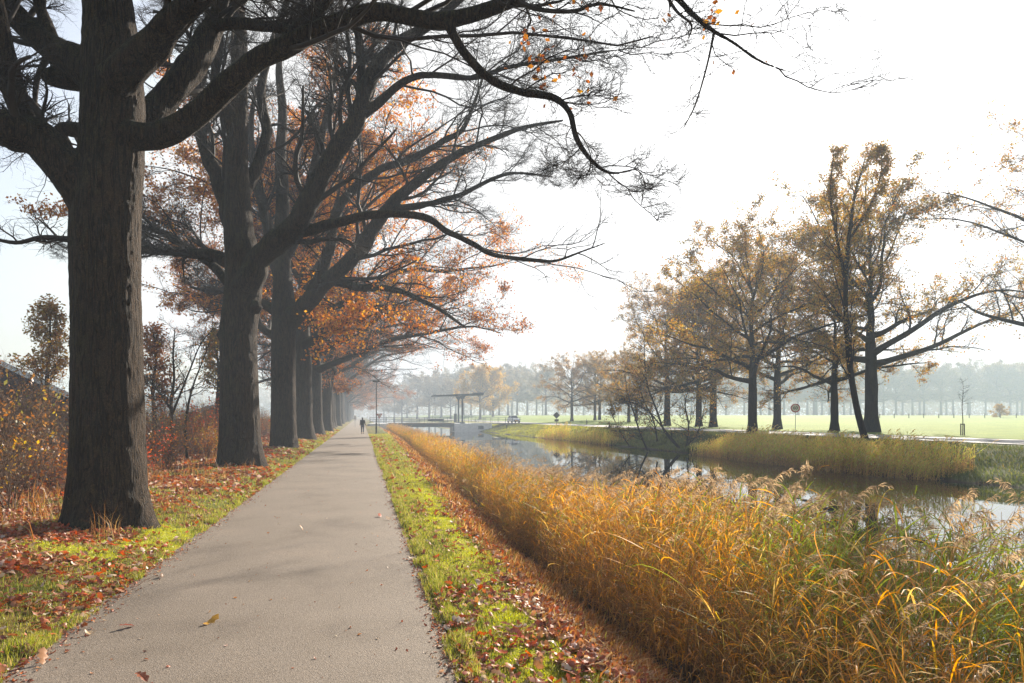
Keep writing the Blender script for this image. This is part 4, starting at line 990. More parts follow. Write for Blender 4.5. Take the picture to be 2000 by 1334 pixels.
o = link('fallen_leaves', s_.mesh('fallen_leaves', M['leaf_dry'])); tag(o, 'thick litter of red-brown oak leaves under the oak row', 'leaves', None, 'stuff')
# the crumbs along the asphalt edges
n = 3400; y = ydist(rng, n, 4, 34, 1.3); sd = rng.random(n) < .5; x = np.where(sd, -2.53 + np.abs(rng.normal(size=n)) * .11, .71 - np.abs(rng.normal(size=n)) * .07); x = np.where(rng.random(n) < .06, rng.uniform(-2.4, .6, n), x)
P = np.stack([x, y, .006 + .022 * (1 - (2 * np.clip((x + 2.54) / 3.256, 0, 1) - 1) ** 2)], 1); V, F, C = leaf_geo(P, rng.uniform(.012, .045, n), rng, palette(rng, n, *PAL_LITTER), False)
o = link('leaf_crumbs', mesh_np('leaf_crumbs', V, F, C, True, M['leaf_dry'])); tag(o, 'crumbs of broken brown leaves along both asphalt edges', 'leaves', None, 'stuff')
# single leaves lying on the asphalt
LV = [(412, 1217, .17, (.55, .30, .06), 'yellow-orange oak leaf lying alone in the middle of the asphalt'), (248, 1224, .13, (.2, .05, .03), 'dark red oak leaf on the asphalt, right of a tan one'),
      (164, 1224, .12, (.22, .08, .04), 'dark brown curled leaf on the asphalt near the left verge'), (176, 1236, .09, (.55, .38, .22), 'small pale tan leaf standing on its edge beside a dark curled one'),
      (84, 1290, .15, (.45, .22, .10), 'tan-brown leaf in the lower left corner of the path'), (276, 1330, .13, (.3, .1, .05), 'reddish leaf at the bottom edge of the view'),
      (318, 1125, .10, (.25, .14, .08), 'thin brown leaf on the asphalt level with the first oak foot'), (590, 1036, .10, (.5, .3, .16), 'pale leaf alone on the far middle of the path'),
      (455, 1006, .09, (.12, .06, .04), 'small dark leaf near the left edge of the path beyond the first oak'), (742, 1008, .17, (.38, .09, .04), 'upright rust-red leaf near the right edge of the path'),
      (760, 1014, .12, (.55, .44, .34), 'pale dry leaf on the right path edge beside the red one'), (806, 1090, .12, (.6, .5, .4), 'whitish curled leaf lying on the right asphalt edge'),
      (868, 1258, .12, (.62, .52, .42), 'whitish leaf at the right asphalt edge in the foreground'), (884, 1298, .16, (.32, .10, .05), 'dark red leaf overhanging the right asphalt edge in the foreground')]
for k, (px, py, sz, c, lab) in enumerate(LV):
    d = 2533.0 / (py - 811) * 1.0; p = W(px, py, d * (CH - .026) / CH); p[2] = 0
    V, F, C = leaf_geo(np.zeros((1, 3)), np.array([sz]), np.random.default_rng(400 + k), np.array([c]))
    V[:, 2] -= V[:, 2].min() - .002
    zz = .004 + .022 * (1 - (2 * np.clip((p[0] + 2.54) / 3.256, 0, 1) - 1) ** 2)
    o = link('oak_leaf', mesh_np('oak_leaf', V, F, C, True, M['leaf_dry']), None, (p[0], p[1], zz + .003)); tag(o, lab, 'leaf', 'single leaves on the asphalt')
print('ground cover', round(time.time() - T0, 1))

# ------------------------------------------------------------------ REEDS
def ribbon(P, wd, side):
    """P (K,3), wd (K,), side (3,) -> verts (2K), quads"""
    K_ = len(P); V = np.empty((2 * K_, 3)); V[0::2] = P - side * wd[:, None] * .5; V[1::2] = P + side * wd[:, None] * .5
    F = np.array([[2 * k, 2 * k + 1, 2 * k + 3, 2 * k + 2] for k in range(K_ - 1)]); return V, F
def reed_proto(seed, H, nleaf, plume, detail=1.0, thick=1.0):
    rng = np.random.default_rng(seed); s_ = Soup(); typ = []
    K_ = 7; t = np.linspace(0, 1, K_); b = rng.normal(size=2) * .10 + np.array([.05, .0]); P = np.stack([b[0] * t ** 2 * H + rng.normal() * .01, b[1] * t ** 2 * H, t * H * (1 - .04 * t)], 1)
    V, F = tube_mesh(P[None], (thick * np.linspace(.0042, .0016, K_))[None], 3); s_.add(V, F); typ.append(np.stack([np.full(len(V), 0.), V[:, 2] / H], 1))
    az = rng.uniform(0, 6.28)
    for k in range(nleaf):
        tk = .06 + .90 * (k + rng.random() * .7) / nleaf; c = np.array([np.interp(tk, t, P[:, j]) for j in range(3)]); az += math.pi + rng.normal() * .5
        # wind turns the blades to one side
        dirh = nrm(np.array([math.cos(az), math.sin(az), 0]) + np.array([.45, -.1, 0])); L = rng.uniform(.28, .52) * (1.0 if tk > .3 else .8) * (1 - .25 * (tk > .85)); wd = rng.uniform(.007, .018) * thick
        el = rng.uniform(.55, 1.2) if tk > .35 else rng.uniform(-.6, .9); bend = rng.uniform(.15, .75) * (1.4 if tk < .5 else 1); kk = 6 if detail > .7 else 4; Q = [c]; e = el
        for j in range(kk - 1):
            e -= bend * (j + 1) / kk * .9; Q.append(Q[-1] + (dirh * math.cos(e) + np.array([0, 0, math.sin(e)])) * L / (kk - 1))
        Q = np.array(Q); ww = wd * np.interp(np.linspace(0, 1, kk), [0, .25, .6, 1], [.45, 1, .75, .05]); side = nrm(np.cross(dirh, [0, 0, 1]) + np.array([0, 0, rng.normal() * .5]))
        V, F = ribbon(Q, ww, side); s_.add(V, F); typ.append(np.stack([np.full(len(V), 1.), np.full(len(V), tk + rng.normal() * .12)], 1))
    if plume:
        c = P[-1]; dirh = nrm(np.array([1.0, -.15 + rng.normal() * .35, 0])); L = rng.uniform(.2, .32); n = int(46 * detail)
        kx = 8; Q = [c]; e = 1.35
        for j in range(kx - 1): e -= rng.uniform(.12, .30); Q.append(Q[-1] + (dirh * math.cos(e) + np.array([0, 0, math.sin(e)])) * L / (kx - 1))
        Q = np.array(Q); V, F = tube_mesh(Q[None], (thick * np.linspace(.0016, .0006, kx))[None], 3); s_.add(V, F); typ.append(np.stack([np.full(len(V), 2.), np.ones(len(V))], 1))
        for j in range(n):
            f = rng.random() ** .9; c2 = np.array([np.interp(f * (kx - 1), np.arange(kx), Q[:, a]) for a in range(3)]); l2 = rng.uniform(.05, .13) * (1 - .55 * f)
            dd = nrm(dirh * rng.uniform(.2, 1.0) + rng.normal(size=3) * .45 + np.array([0, 0, rng.uniform(-.5, .7)])); Q2 = [c2]
            for q in range(3): dd = nrm(dd + np.array([.1, 0, -.38])); Q2.append(Q2[-1] + dd * l2 / 3)
            V, F = ribbon(np.array(Q2), np.array([.0025, .0075, .0065, .001]) * thick * 1.1, nrm(np.cross(dd, nrm(rng.normal(size=3))))); s_.add(V, F); typ.append(np.stack([np.full(len(V), 3.), np.full(len(V), f)], 1))
    return np.concatenate(s_.V), np.concatenate(s_.F), np.concatenate(typ)
def reed_bed(name, label, X, Y, Z, S, protos, rng, colfn, lean=.10):
    s_ = Soup(); pick = rng.integers(0, len(protos), len(X))
    for k, (V0, F0, ty) in enumerate(protos):
        m = np.where(pick == k)[0]
        if not len(m): continue
        n = len(m); a = rng.normal(size=n) * .7; c, s2 = np.cos(a), np.sin(a)
        V = np.empty((n, len(V0), 3)); V[..., 0] = V0[None, :, 0] * c[:, None] - V0[None, :, 1] * s2[:, None]; V[..., 1] = V0[None, :, 0] * s2[:, None] + V0[None, :, 1] * c[:, None]; V[..., 2] = V0[None, :, 2]
        bk = 1 + 3.2 * (rng.random(n) < .09); lx = rng.normal(size=n) * lean * bk + .03; ly = rng.normal(size=n) * lean * bk
        V[..., 0] += V[..., 2] * lx[:, None]; V[..., 1] += V[..., 2] * ly[:, None]
        V *= S[m][:, None, None]; V += np.stack([X[m], Y[m], Z[m]], 1)[:, None]
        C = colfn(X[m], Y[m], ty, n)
        F = (F0[None] + (np.arange(n) * len(V0))[:, None, None]).reshape(-1, 4)
        s_.add(V.reshape(-1, 3), F, C.reshape(-1, 3))
    o = link(name, s_.mesh(name, M['reed'], False)); tag(o, label, 'reeds', None, 'stuff'); return o
def reed_col(greenf, gain=1.0, plc=(.36, .265, .17)):
    def fn(X, Y, ty, n):
        m = len(ty); typ = ty[:, 0]; h = np.clip(ty[:, 1], 0, 1)
        g = np.clip(greenf(X, Y), 0, 1)[:, None]; inst = rng.uniform(.8, 1.2, (n, 1, 1)); r = rng.random((n, 1)); 
        orange = np.array([.72, .32, .05]); straw = np.array([.70, .46, .16]); green = np.array([.18, .21, .04]); yel = np.array([.56, .40, .07]); brown = np.array([.42, .22, .08])
        # each leaf (same h value inside a proto) draws its own mix
        key = np.modf(np.abs(np.sin(ty[:, 1] * 917.3 + 1.7)) * 43.7)[0][None]; kk = (key + r) % 1.0
        C = np.where((kk < .44)[..., None], orange, np.where((kk < .66)[..., None], straw, np.where((kk < .78)[..., None], yel, brown)))
        isg = (np.modf(kk * 7.7 + .3)[0] < g * 1.0)[..., None]; C = np.where(isg, green * (.8 + .7 * key[..., None]), C)
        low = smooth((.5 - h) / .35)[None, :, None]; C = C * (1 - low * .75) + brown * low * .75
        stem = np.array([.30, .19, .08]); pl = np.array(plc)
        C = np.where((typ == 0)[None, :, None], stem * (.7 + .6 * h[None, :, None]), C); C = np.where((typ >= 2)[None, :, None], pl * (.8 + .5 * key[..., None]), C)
        return np.clip(C * inst * gain, 0, .9)
    return fn
rng = np.random.default_rng(23)
near_p = [reed_proto(500 + k, 2.15, 13 + k % 3, k % 8 == 0, 1.0) for k in range(18)]
mid_p = [reed_proto(540 + k, 2.1, 9, k % 4 == 0, .55, 1.5) for k in range(8)]
far_p = [reed_proto(560 + k, 2.1, 7, k % 4 == 0, .35, 3.0) for k in range(6)]
def scatter_reeds(n, y0, y1, w, p=None):
    y = rng.uniform(y0, y1, n) if p is None else ydist(rng, n, y0, y1, p); u = 2.86 + w * np.interp(y, [0, 8, 13], [1, .92, .62]) * rng.random(n) + .22 * (vnoise(y, y * 0, 1.3, 60) - .5); x = u + toe(y)
    k = rng.random(n) < .30 + .9 * vnoise(x, y, 1.0, 61); x, y, u = x[k], y[k], u[k]
    z = np.maximum(ground_z(x, y, False), -1.42) - .02
    s_ = rng.uniform(.74, 1.08, len(x)) * (1 + .13 * smooth((u - 3.9) / 1.8) * smooth((7.5 - y) / 3.0)) * (.92 + .16 * vnoise(x, y, 1.6, 62)) * np.interp(u, [2.85, 3.3, 4.2, 8], [.60, .86, 1.0, 1.0]) * np.interp(y, [0, 6, 9, 13, 20], [1.06, 1.06, 1.0, .88, .83])
    return x, y, z, s_
gf = lambda X, Y: .95 * smooth((X - 3.1) / 1.3) * smooth((10.5 - Y) / 5.0) + .30 * smooth((vnoise(X, Y, 1.3, 70) - .45) * 3) + .03
x, y, z, s_ = scatter_reeds(6000, 1.6, 18, 3.35)
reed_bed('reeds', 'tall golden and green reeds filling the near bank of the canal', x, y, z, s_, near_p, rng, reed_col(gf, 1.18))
x, y, z, s_ = scatter_reeds(3700, 18, 55, 3.2)
gf2 = lambda X, Y: .35 * smooth((vnoise(X, Y, 3.0, 71) - .4) * 3) + .05
reed_bed('reeds', 'reed bed further along the near bank, golden brown', x, y, z, s_, mid_p, rng, reed_col(gf2, 1.3))
x, y, z, s_ = scatter_reeds(3200, 55, 122, 3.3)
reed_bed('reeds', 'distant brown end of the near reed bed towards the drawbridge', x, y, z, s_ * .95, far_p, rng, reed_col(gf2, 1.2))
# far bank
def far_reeds(n, px0, px1, d0, d1, h0, h1, label, g):
    px = rng.uniform(px0, px1, n); t = (px - px0) / (px1 - px0); d = d0 + (d1 - d0) * t; p = np.array([W(a, 811, b)[:2] for a, b in zip(px, d)])
    y = p[:, 1]; x = xr(y) + rng.uniform(-1.0, 1.9, n); z = np.maximum(ground_z(x, y, False), -1.4) - .02
    s_ = rng.uniform(h0, h1, n) / 2.1 * np.clip(1.2 - .3 * np.abs(2 * t - 1) ** 4, .3, 1.2) * (.7 + .6 * vnoise(x, y, 1.2, 81))
    return reed_bed('reeds', label, x, y, z, s_, far_p if d0 > 50 else mid_p + far_p[:2], rng, reed_col(lambda X, Y: .30 + .5 * vnoise(X, Y, 1.6, 82), 2.7, (.34, .23, .08)), .12)
far_reeds(4200, 1345, 1850, 52, 31.5, .95, 1.35, 'olive and gold reeds on the far bank below the birch', .4)
far_reeds(420, 1096, 1130, 90, 82, 1.0, 1.4, 'small orange clump of reeds on the far bank below the diamond sign', .1)
far_reeds(900, 1132, 1215, 80, 68, .6, 1.1, 'low dull reeds on the far bank left of the dark thicket', .3)
print('reeds', round(time.time() - T0, 1))

#PART4
# ------------------------------------------------------------------ DRAWBRIDGE
def drawbridge():
    root = empty('drawbridge', (16.9, 124.3, 0)); ox, oy = 16.9, 124.3
    blue = simple_mat('bridge_steel', (.05, .075, .09), .5, 0, .12, 2)
    def L(x, y, z): return (x - ox, y - oy, z)
    # concrete abutments
    m = MB(); m.box(L(20.2, 126.9, -.45), (7.0, 5.4, 1.72)); m.build('abutment', M['concrete'], root, .04)
    m = MB(); m.box(L(16.72, 126.9, -.4), (.42, 5.0, 1.3)); m.build('fender', blue, root, .03)
    m = MB(); m.box(L(3.2, 126.9, -.4), (3.4, 5.4, 1.6)); m.build('abutment', M['concrete'], root, .04)
    m = MB(); m.box(L(21.6, 124.16, -.35), (1.0, .06, .6)); m.build('hatch', blue, root)
    # deck and its girders
    m = MB(); m.box(L(10.75, 126.9, .40), (11.9, 4.6, .14)); m.build('deck', M['wood_grey'], root)
    for y in (124.7, 129.1):
        m = MB(); m.box(L(10.75, y, .02), (11.9, .22, .56)); m.build('girder', blue, root, .02)
    m = MB(); m.box(L(24.9, 126.9, .36), (9.4, 5.0, .16)); m.build('approach', M['road'], root)
    m = MB(); m.box(L(1.55, 126.9, .16), (.9, 4.8, .26)); m.build('approach', M['road'], root)
    # gantry posts, feet and head brackets
    for y in (124.5, 129.6):
        p = MB(); p.box(L(18.2, y, 3.0), (.32, .30, 5.0), taper=.85).build('post', blue, root, .03)
        MB().box(L(18.2, y, .52), (.9, .55, .22)).build('post_foot', blue, root, .03)
        MB().prism([L(17.6, y - .12, 5.45), L(18.8, y - .12, 5.45), L(18.38, y - .12, 4.85), L(18.02, y - .12, 4.85)], (0, 0, 0), (0, .24, 0)).build('bracket', blue, root)
        # balance beam
        MB().prism([L(13.0, y - .12, 5.36), L(13.0, y - .12, 5.58), L(18.2, y - .12, 5.82), L(22.2, y - .12, 6.0), L(22.2, y - .12, 5.70), L(18.2, y - .12, 5.52)], (0, 0, 0), (0, .24, 0)).build('balance_beam', blue, root, .02)
        MB().tube([L(13.15, y, 5.4), L(12.6, y, .5)], .045, 6).build('lifting_rod', M['steel_grey'], root)
    MB().box(L(18.2, 127.05, 5.7), (.3, 5.0, .3)).build('cross_beam', blue, root)
    MB().box(L(21.4, 127.05, 5.85), (1.3, 5.0, .5)).build('counterweight', blue, root, .04)
    MB().box(L(13.2, 127.05, 5.5), (.25, 5.0, .25)).build('cross_beam', blue, root)
    MB().box(L(17.55, 129.3, 1.35), (.5, .5, 1.7)).build('control_cabinet', blue, root, .03)
    MB().tube([L(18.7, 124.3, 2.6), L(20.9, 124.3, .6)], .05, 6).build('barrier_arm', M['white_paint'], root)
    # railings
    for y in (124.35, 129.5):
        r = MB()
        for z in (.85, 1.2, 1.52): r.tube([L(1.6, y, z - .05), L(16.3, y, z)], .028, 5)
        for k in range(11): r.tube([L(1.6 + k * 1.45, y, .1), L(1.6 + k * 1.45, y, 1.54)], .032, 5)
        r.build('railing', blue, root)
        r = MB()
        for z in (.85, 1.2, 1.52): r.tube([L(19.2, y, z), L(29.0, y - (1.2 if y < 126 else 0), z - .1)], .028, 5)
        for k in range(8): r.tube([L(19.3 + k * 1.35, y - (k / 7 * 1.2 if y < 126 else 0), .4), L(19.3 + k * 1.35, y - (k / 7 * 1.2 if y < 126 else 0), 1.5)], .032, 5)
        r.build('railing', blue, root)
    MB().box(L(13.3, 124.2, 1.0), (2.9, .08, .45)).build('side_board', blue, root)
    tag(root, 'small dark steel drawbridge with white abutment across the canal', 'bridge'); return root
drawbridge()

# ------------------------------------------------------------------ LAMP, SIGNS, POSTS
def gz(x, y): return float(ground_z(x, y, False))
def lamp():
    x, y = W(735, 811, 72)[:2]; z = gz(x, y); root = empty('street_lamp', (x, y, z))
    MB().tube([(0, 0, -.1), (0, 0, 1.1), (0, 0, 1.15), (0, 0, 5.35)], [.085, .085, .06, .045], 12).build('pole', M['steel_dark'], root)
    MB().tube([(0, 0, 5.3), (.0, -.05, 5.42), (.1, -.1, 5.46)], .035, 8).build('bracket', M['steel_dark'], root)
    h = MB(); h.prism([(-.48, -.13, 5.42), (.42, -.13, 5.45), (.30, -.13, 5.56), (-.30, -.13, 5.58)], (0, 0, 0), (0, .26, 0)); h.build('lamp_head', M['steel_dark'], root, .02)
    tag(root, 'tall thin street lamp standing on the verge right of the walker', 'street lamp'); return root
lamp()
def sign_post(root, h, r=.03, mat='steel_grey'): return MB().tube([(0, 0, -.2), (0, 0, h)], r, 8).build('post', M[mat], root)
def disc(mb, c, r, th, n=40):
    pts = [(c[0] + r * math.cos(2 * math.pi * k / n), c[1], c[2] + r * math.sin(2 * math.pi * k / n)) for k in range(n)]
    return mb.prism(pts, (0, 0, 0), (0, th, 0))
def face_cam(root, x, y): root.rotation_euler.z = math.atan2(-x, y) * 1.0
# 60 sign
x, y = W(1553.5, 811, 74)[:2]; z = gz(x, y); root = empty('speed_sign', (x, y, z)); face_cam(root, x, y)
zc = CH - (797 - 811) / 1333 * 74 - z
sign_post(root, zc + .3)
disc(MB(), (0, -.05, zc), .47, .02).build('plate', simple_mat('sign_white', (.95, .84, .85), .5, 0, .02, 1), root)
n = 48; mb = MB()
for k in range(n):
    a, b_ = 2 * math.pi * k / n, 2 * math.pi * (k + 1) / n
    q = [(.475 * math.cos(a), -.056, zc + .475 * math.sin(a)), (.475 * math.cos(b_), -.056, zc + .475 * math.sin(b_)), (.365 * math.cos(b_), -.056, zc + .365 * math.sin(b_)), (.365 * math.cos(a), -.056, zc + .365 * math.sin(a))]
    i = len(mb.v); mb.v += q + [(p[0], p[1] + .004, p[2]) for p in q]; mb.f += [(i, i + 1, i + 2, i + 3), (i + 7, i + 6, i + 5, i + 4), (i, i + 4, i + 5, i + 1), (i + 3, i + 2, i + 6, i + 7)]
mb.build('red_ring', M['red_paint'], root)
def text_mesh(body, size, mat, parent, loc, extrude=.003, offset=.0):
    cu = bpy.data.curves.new('lettering', 'FONT'); cu.body = body; cu.size = size; cu.align_x = 'CENTER'; cu.align_y = 'CENTER'; cu.extrude = extrude; cu.offset = offset
    t = bpy.data.objects.new('tmp', cu); COL.objects.link(t); dg = bpy.context.evaluated_depsgraph_get(); me = bpy.data.meshes.new_from_object(t.evaluated_get(dg)); bpy.data.objects.remove(t)
    me.name = 'lettering'; me.materials.clear(); me.materials.append(mat); o = link('lettering', me, parent, loc); o.rotation_euler.x = math.pi / 2; return o
text_mesh('60', .48, M['black_paint'], root, (0, -.058, zc), offset=.008)
tag(root, 'round red-rimmed speed limit sign reading 60 beyond the road', 'road sign')
# diamond sign seen from behind
x, y = W(1087, 811, 104)[:2]; z = gz(x, y); root = empty('diamond_sign', (x, y, z)); face_cam(root, x, y)
zc = CH - z; sign_post(root, zc + .3, .04, 'steel_dark')
MB().prism([(.53, -.06, zc), (0, -.06, zc + .53), (-.53, -.06, zc), (0, -.06, zc - .53)], (0, 0, 0), (0, .03, 0)).build('diamond_plate', M['steel_dark'], root, .01)
MB().box((0, -.05, zc - .78), (.62, .03, .34)).build('small_plate', M['black_paint'], root, .01)
tag(root, 'dark diamond-shaped sign with a small plate below, on the bank by the road', 'road sign')
# yellow sign
x, y = W(1208, 811, 112)[:2]; z = gz(x, y); root = empty('yellow_sign', (x, y, z)); face_cam(root, x, y)
zc = CH + 12 / 1333 * 112 - z; sign_post(root, zc + .3, .035)
MB().box((0, -.05, zc), (1.0, .03, .60)).build('plate', M['yellow_paint'], root, .01)
MB().prism([(-.22, -.075, zc - .12), (.06, -.075, zc - .12), (.20, -.075, zc + .02), (.06, -.075, zc + .16), (-.22, -.075, zc + .16)], (0, 0, 0), (0, .008, 0)).build('emblem', simple_mat('sign_brown', (.25, .10, .02), .6, 0, .05), root)
tag(root, 'small orange-yellow rectangular sign left of the dark thicket', 'road sign')
# give way sign by the lamp
x, y = W(741, 811, 95)[:2]; z = gz(x, y); root = empty('give_way_sign', (x, y, z)); face_cam(root, x, y); zc = 1.85; sign_post(root, zc)
tri = lambda s_, yy: [(-s_, yy, zc + s_ * .55), (s_, yy, zc + s_ * .55), (0, yy, zc - s_ * 1.1)]
MB().prism(tri(.42, -.05), (0, 0, 0), (0, .02, 0)).build('red_border', M['red_paint'], root)
MB().prism(tri(.27, -.058), (0, 0, 0), (0, .006, 0)).build('white_field', M['white_paint'], root)
tag(root, 'small triangular give way sign beyond the street lamp', 'road sign')
# white marker on the left verge far down the path
x, y = W(693.5, 811, 112)[:2]; z = gz(x, y); root = empty('marker_board', (x, y, z)); face_cam(root, x, y); sign_post(root, 1.2)
MB().box((0, -.04, 1.55), (.42, .03, .62)).build('board', M['white_paint'], root, .01); tag(root, 'small white board far down the path beyond the walker', 'marker board')
# reflector posts by the road
def reflector(px, d, lab, first=None):
    x, y = W(px, 811, d)[:2]; z = gz(x, y)
    root = empty('marker_post', (x, y, z))
    MB().prism([(-.07, -.06, -.1), (.07, -.06, -.1), (.07, -.06, .80), (-.07, -.06, .92)], (0, 0, 0), (0, .12, 0)).build('post', M['steel_dark'], root, .01)
    MB().box((0, -.064, .74), (.08, .008, .14)).build('reflector', M['white_paint'], root); tag(root, lab, 'marker post', 'marker posts along the far road'); return root
reflector(1190, 88, 'dark marker post at the road edge below the yellow sign'); reflector(989.5, 118, 'dark marker post beside the white car'); reflector(1146, 118, 'dark marker post between the round-crowned oak and the close pair')
# young tree with stakes
x, y = W(1880, 811, 54.7)[:2]; z = gz(x, y)
root = empty('staked_sapling', (x, y, z)); r_ = np.random.default_rng(61)
P, R = resample([(0, 0, -.1), (.03, 0, 1.2), (-.03, .02, 2.4), (.06, 0, 3.4), (.02, 0, 4.5)], [.035, .032, .026, .018, .006], 16); t = Soup(); V, F = tube_mesh(P[None], R[None], 8); t.add(V, F); link('trunk', t.mesh('trunk', M['twig']), root)
tw = Soup(); twigs_from([(P[None, 7:], R[None, 7:])], r_, tw, [(16, .0, 1, (45, 80), .42, .5, 6, .12, (0, 0, .10), .012, 4, .6), (4, .2, 1, (25, 55), .5, .6, 4, .15, (0, 0, .05), .008, 3, .4)]); link('branches', tw.mesh('branches', M['twig']), root)
for sx in (-.17, .17): MB().tube([(sx, 0, -.1), (sx, 0, .95)], .045, 8).build('stake', M['wood_grey'], root)
MB().box((0, 0, .90), (.34, .03, .07)).build('cross_tie', M['black_paint'], root)
tag(root, 'leafless sapling held between two dark stakes beyond the road', 'young tree')
# thin field fence
x0, y0 = W(1690, 811, 172)[:2]; x1, y1 = W(2080, 811, 160)[:2]; root = empty('field_fence', (x0, y0, 0))
for k in range(14):
    f = k / 13; px_, py_ = (x1 - x0) * f, (y1 - y0) * f; zz = gz(x0 + px_, y0 + py_); MB().box((px_, py_, zz + .5), (.14, .14, 1.1)).build('post', M['wood_grey'], root)
w = MB()
for h in (.55, .95): w.tube([((x1 - x0) * k / 13, (y1 - y0) * k / 13 - .08, gz(x0 + (x1 - x0) * k / 13, y0 + (y1 - y0) * k / 13) + h) for k in range(14)], .02, 4)
w.build('wire', M['steel_dark'], root); tag(root, 'thin wire fence on wooden posts across the far field', 'fence')

# ------------------------------------------------------------------ CAR
def car():
    d = 137; x, y = W(1003, 811, d)[:2]; root = empty('parked_car', (x, y, .36)); root.rotation_euler.z = math.radians(3)
    st = [(-2.05, .42, .62, .70, .62), (-1.9, .30, .80, .84, .74), (-1.2, .25, .90, .88, .80), (-.75, .25, .97, .90, .82), (1.2, .25, 1.0, .90, .84), (1.9, .3, .95, .86, .78), (2.05, .45, .75, .78, .7)]
    mb = MB(); n = 8
    for (yy, zb, zt, wb, wt) in st:
        for (sx, z) in ((-wb, zb + .05), (-wb * 1.0, (zb + zt) / 2), (-wt, zt - .04), (-wt * .6, zt), (wt * .6, zt), (wt, zt - .04), (wb, (zb + zt) / 2), (wb, zb + .05)): mb.v.append((sx, yy, z))
    for i in range(len(st) - 1):
        for k in range(n): k2 = (k + 1) % n; mb.f.append((i * n + k, i * n + k2, (i + 1) * n + k2, (i + 1) * n + k))
    mb.f.append(tuple(range(n))); mb.f.append(tuple((len(st) - 1) * n + k for k in reversed(range(n)))); mb.build('body', M['car_paint'], root, .02)
    cab = MB(); c = [(-.85, .80, .92), (-.2, .66, 1.46), (1.1, .66, 1.47), (1.75, .74, 1.0)]
    for (yy, w_, z) in c: cab.v += [(-.80, yy, .93), (-w_ * .92, yy, z), (w_ * .92, yy, z), (.80, yy, .93)]
    for i in range(3):
        for k in range(3): cab.f.append((i * 4 + k, i * 4 + k + 1, i * 4 + k + 5, i * 4 + k + 4))
    cab.f += [(0, 3, 2, 1), (12, 13, 14, 15)]; cab.build('cabin', M['car_paint'], root, .02)
    MB().prism([(-.70, -.80, .98), (.70, -.80, .98), (.56, -.27, 1.41), (-.56, -.27, 1.41)], (0, 0, 0), (0, -.03, .025)).build('windscreen', M['glass_dark'], root)
    for sx in (-1, 1): MB().prism([(sx * .76, -.5, 1.02), (sx * .76, 1.4, 1.02), (sx * .655, 1.05, 1.40), (sx * .655, -.15, 1.40)], (0, 0, 0), (sx * .03, 0, 0)).build('side_window', M['glass_dark'], root)
    for sx in (-1, 1):
        MB().box((sx * .60, -2.0, .66), (.32, .12, .16)).build('headlight', simple_mat('headlight', (.8, .82, .85), .1), root, .02)
        MB().box((sx * .95, -.55, 1.0), (.18, .1, .12)).build('mirror', M['car_paint'], root, .02)
        for yy in (-1.3, 1.3):
            w_ = MB().tube([(sx * .62, yy, .31), (sx * .66, yy, .31), (sx * .82, yy, .31), (sx * .86, yy, .31)], [.28, .315, .315, .28], 20).build('wheel', M['rubber'], root)
            MB().tube([(sx * .80, yy, .31), (sx * .875, yy, .31)], .19, 14).build('rim', M['steel_grey'], w_)
    MB().box((0, -2.03, .50), (1.0, .08, .18)).build('grille', M['black_paint'], root, .01); MB().box((0, -2.08, .50), (.5, .02, .11)).build('number_plate', M['yellow_paint'], root)
    MB().box((0, -2.02, .33), (1.5, .14, .14)).build('bumper', M['black_paint'], root, .02)
    tag(root, 'small white car facing the camera on the road near the drawbridge', 'car'); return root
car()

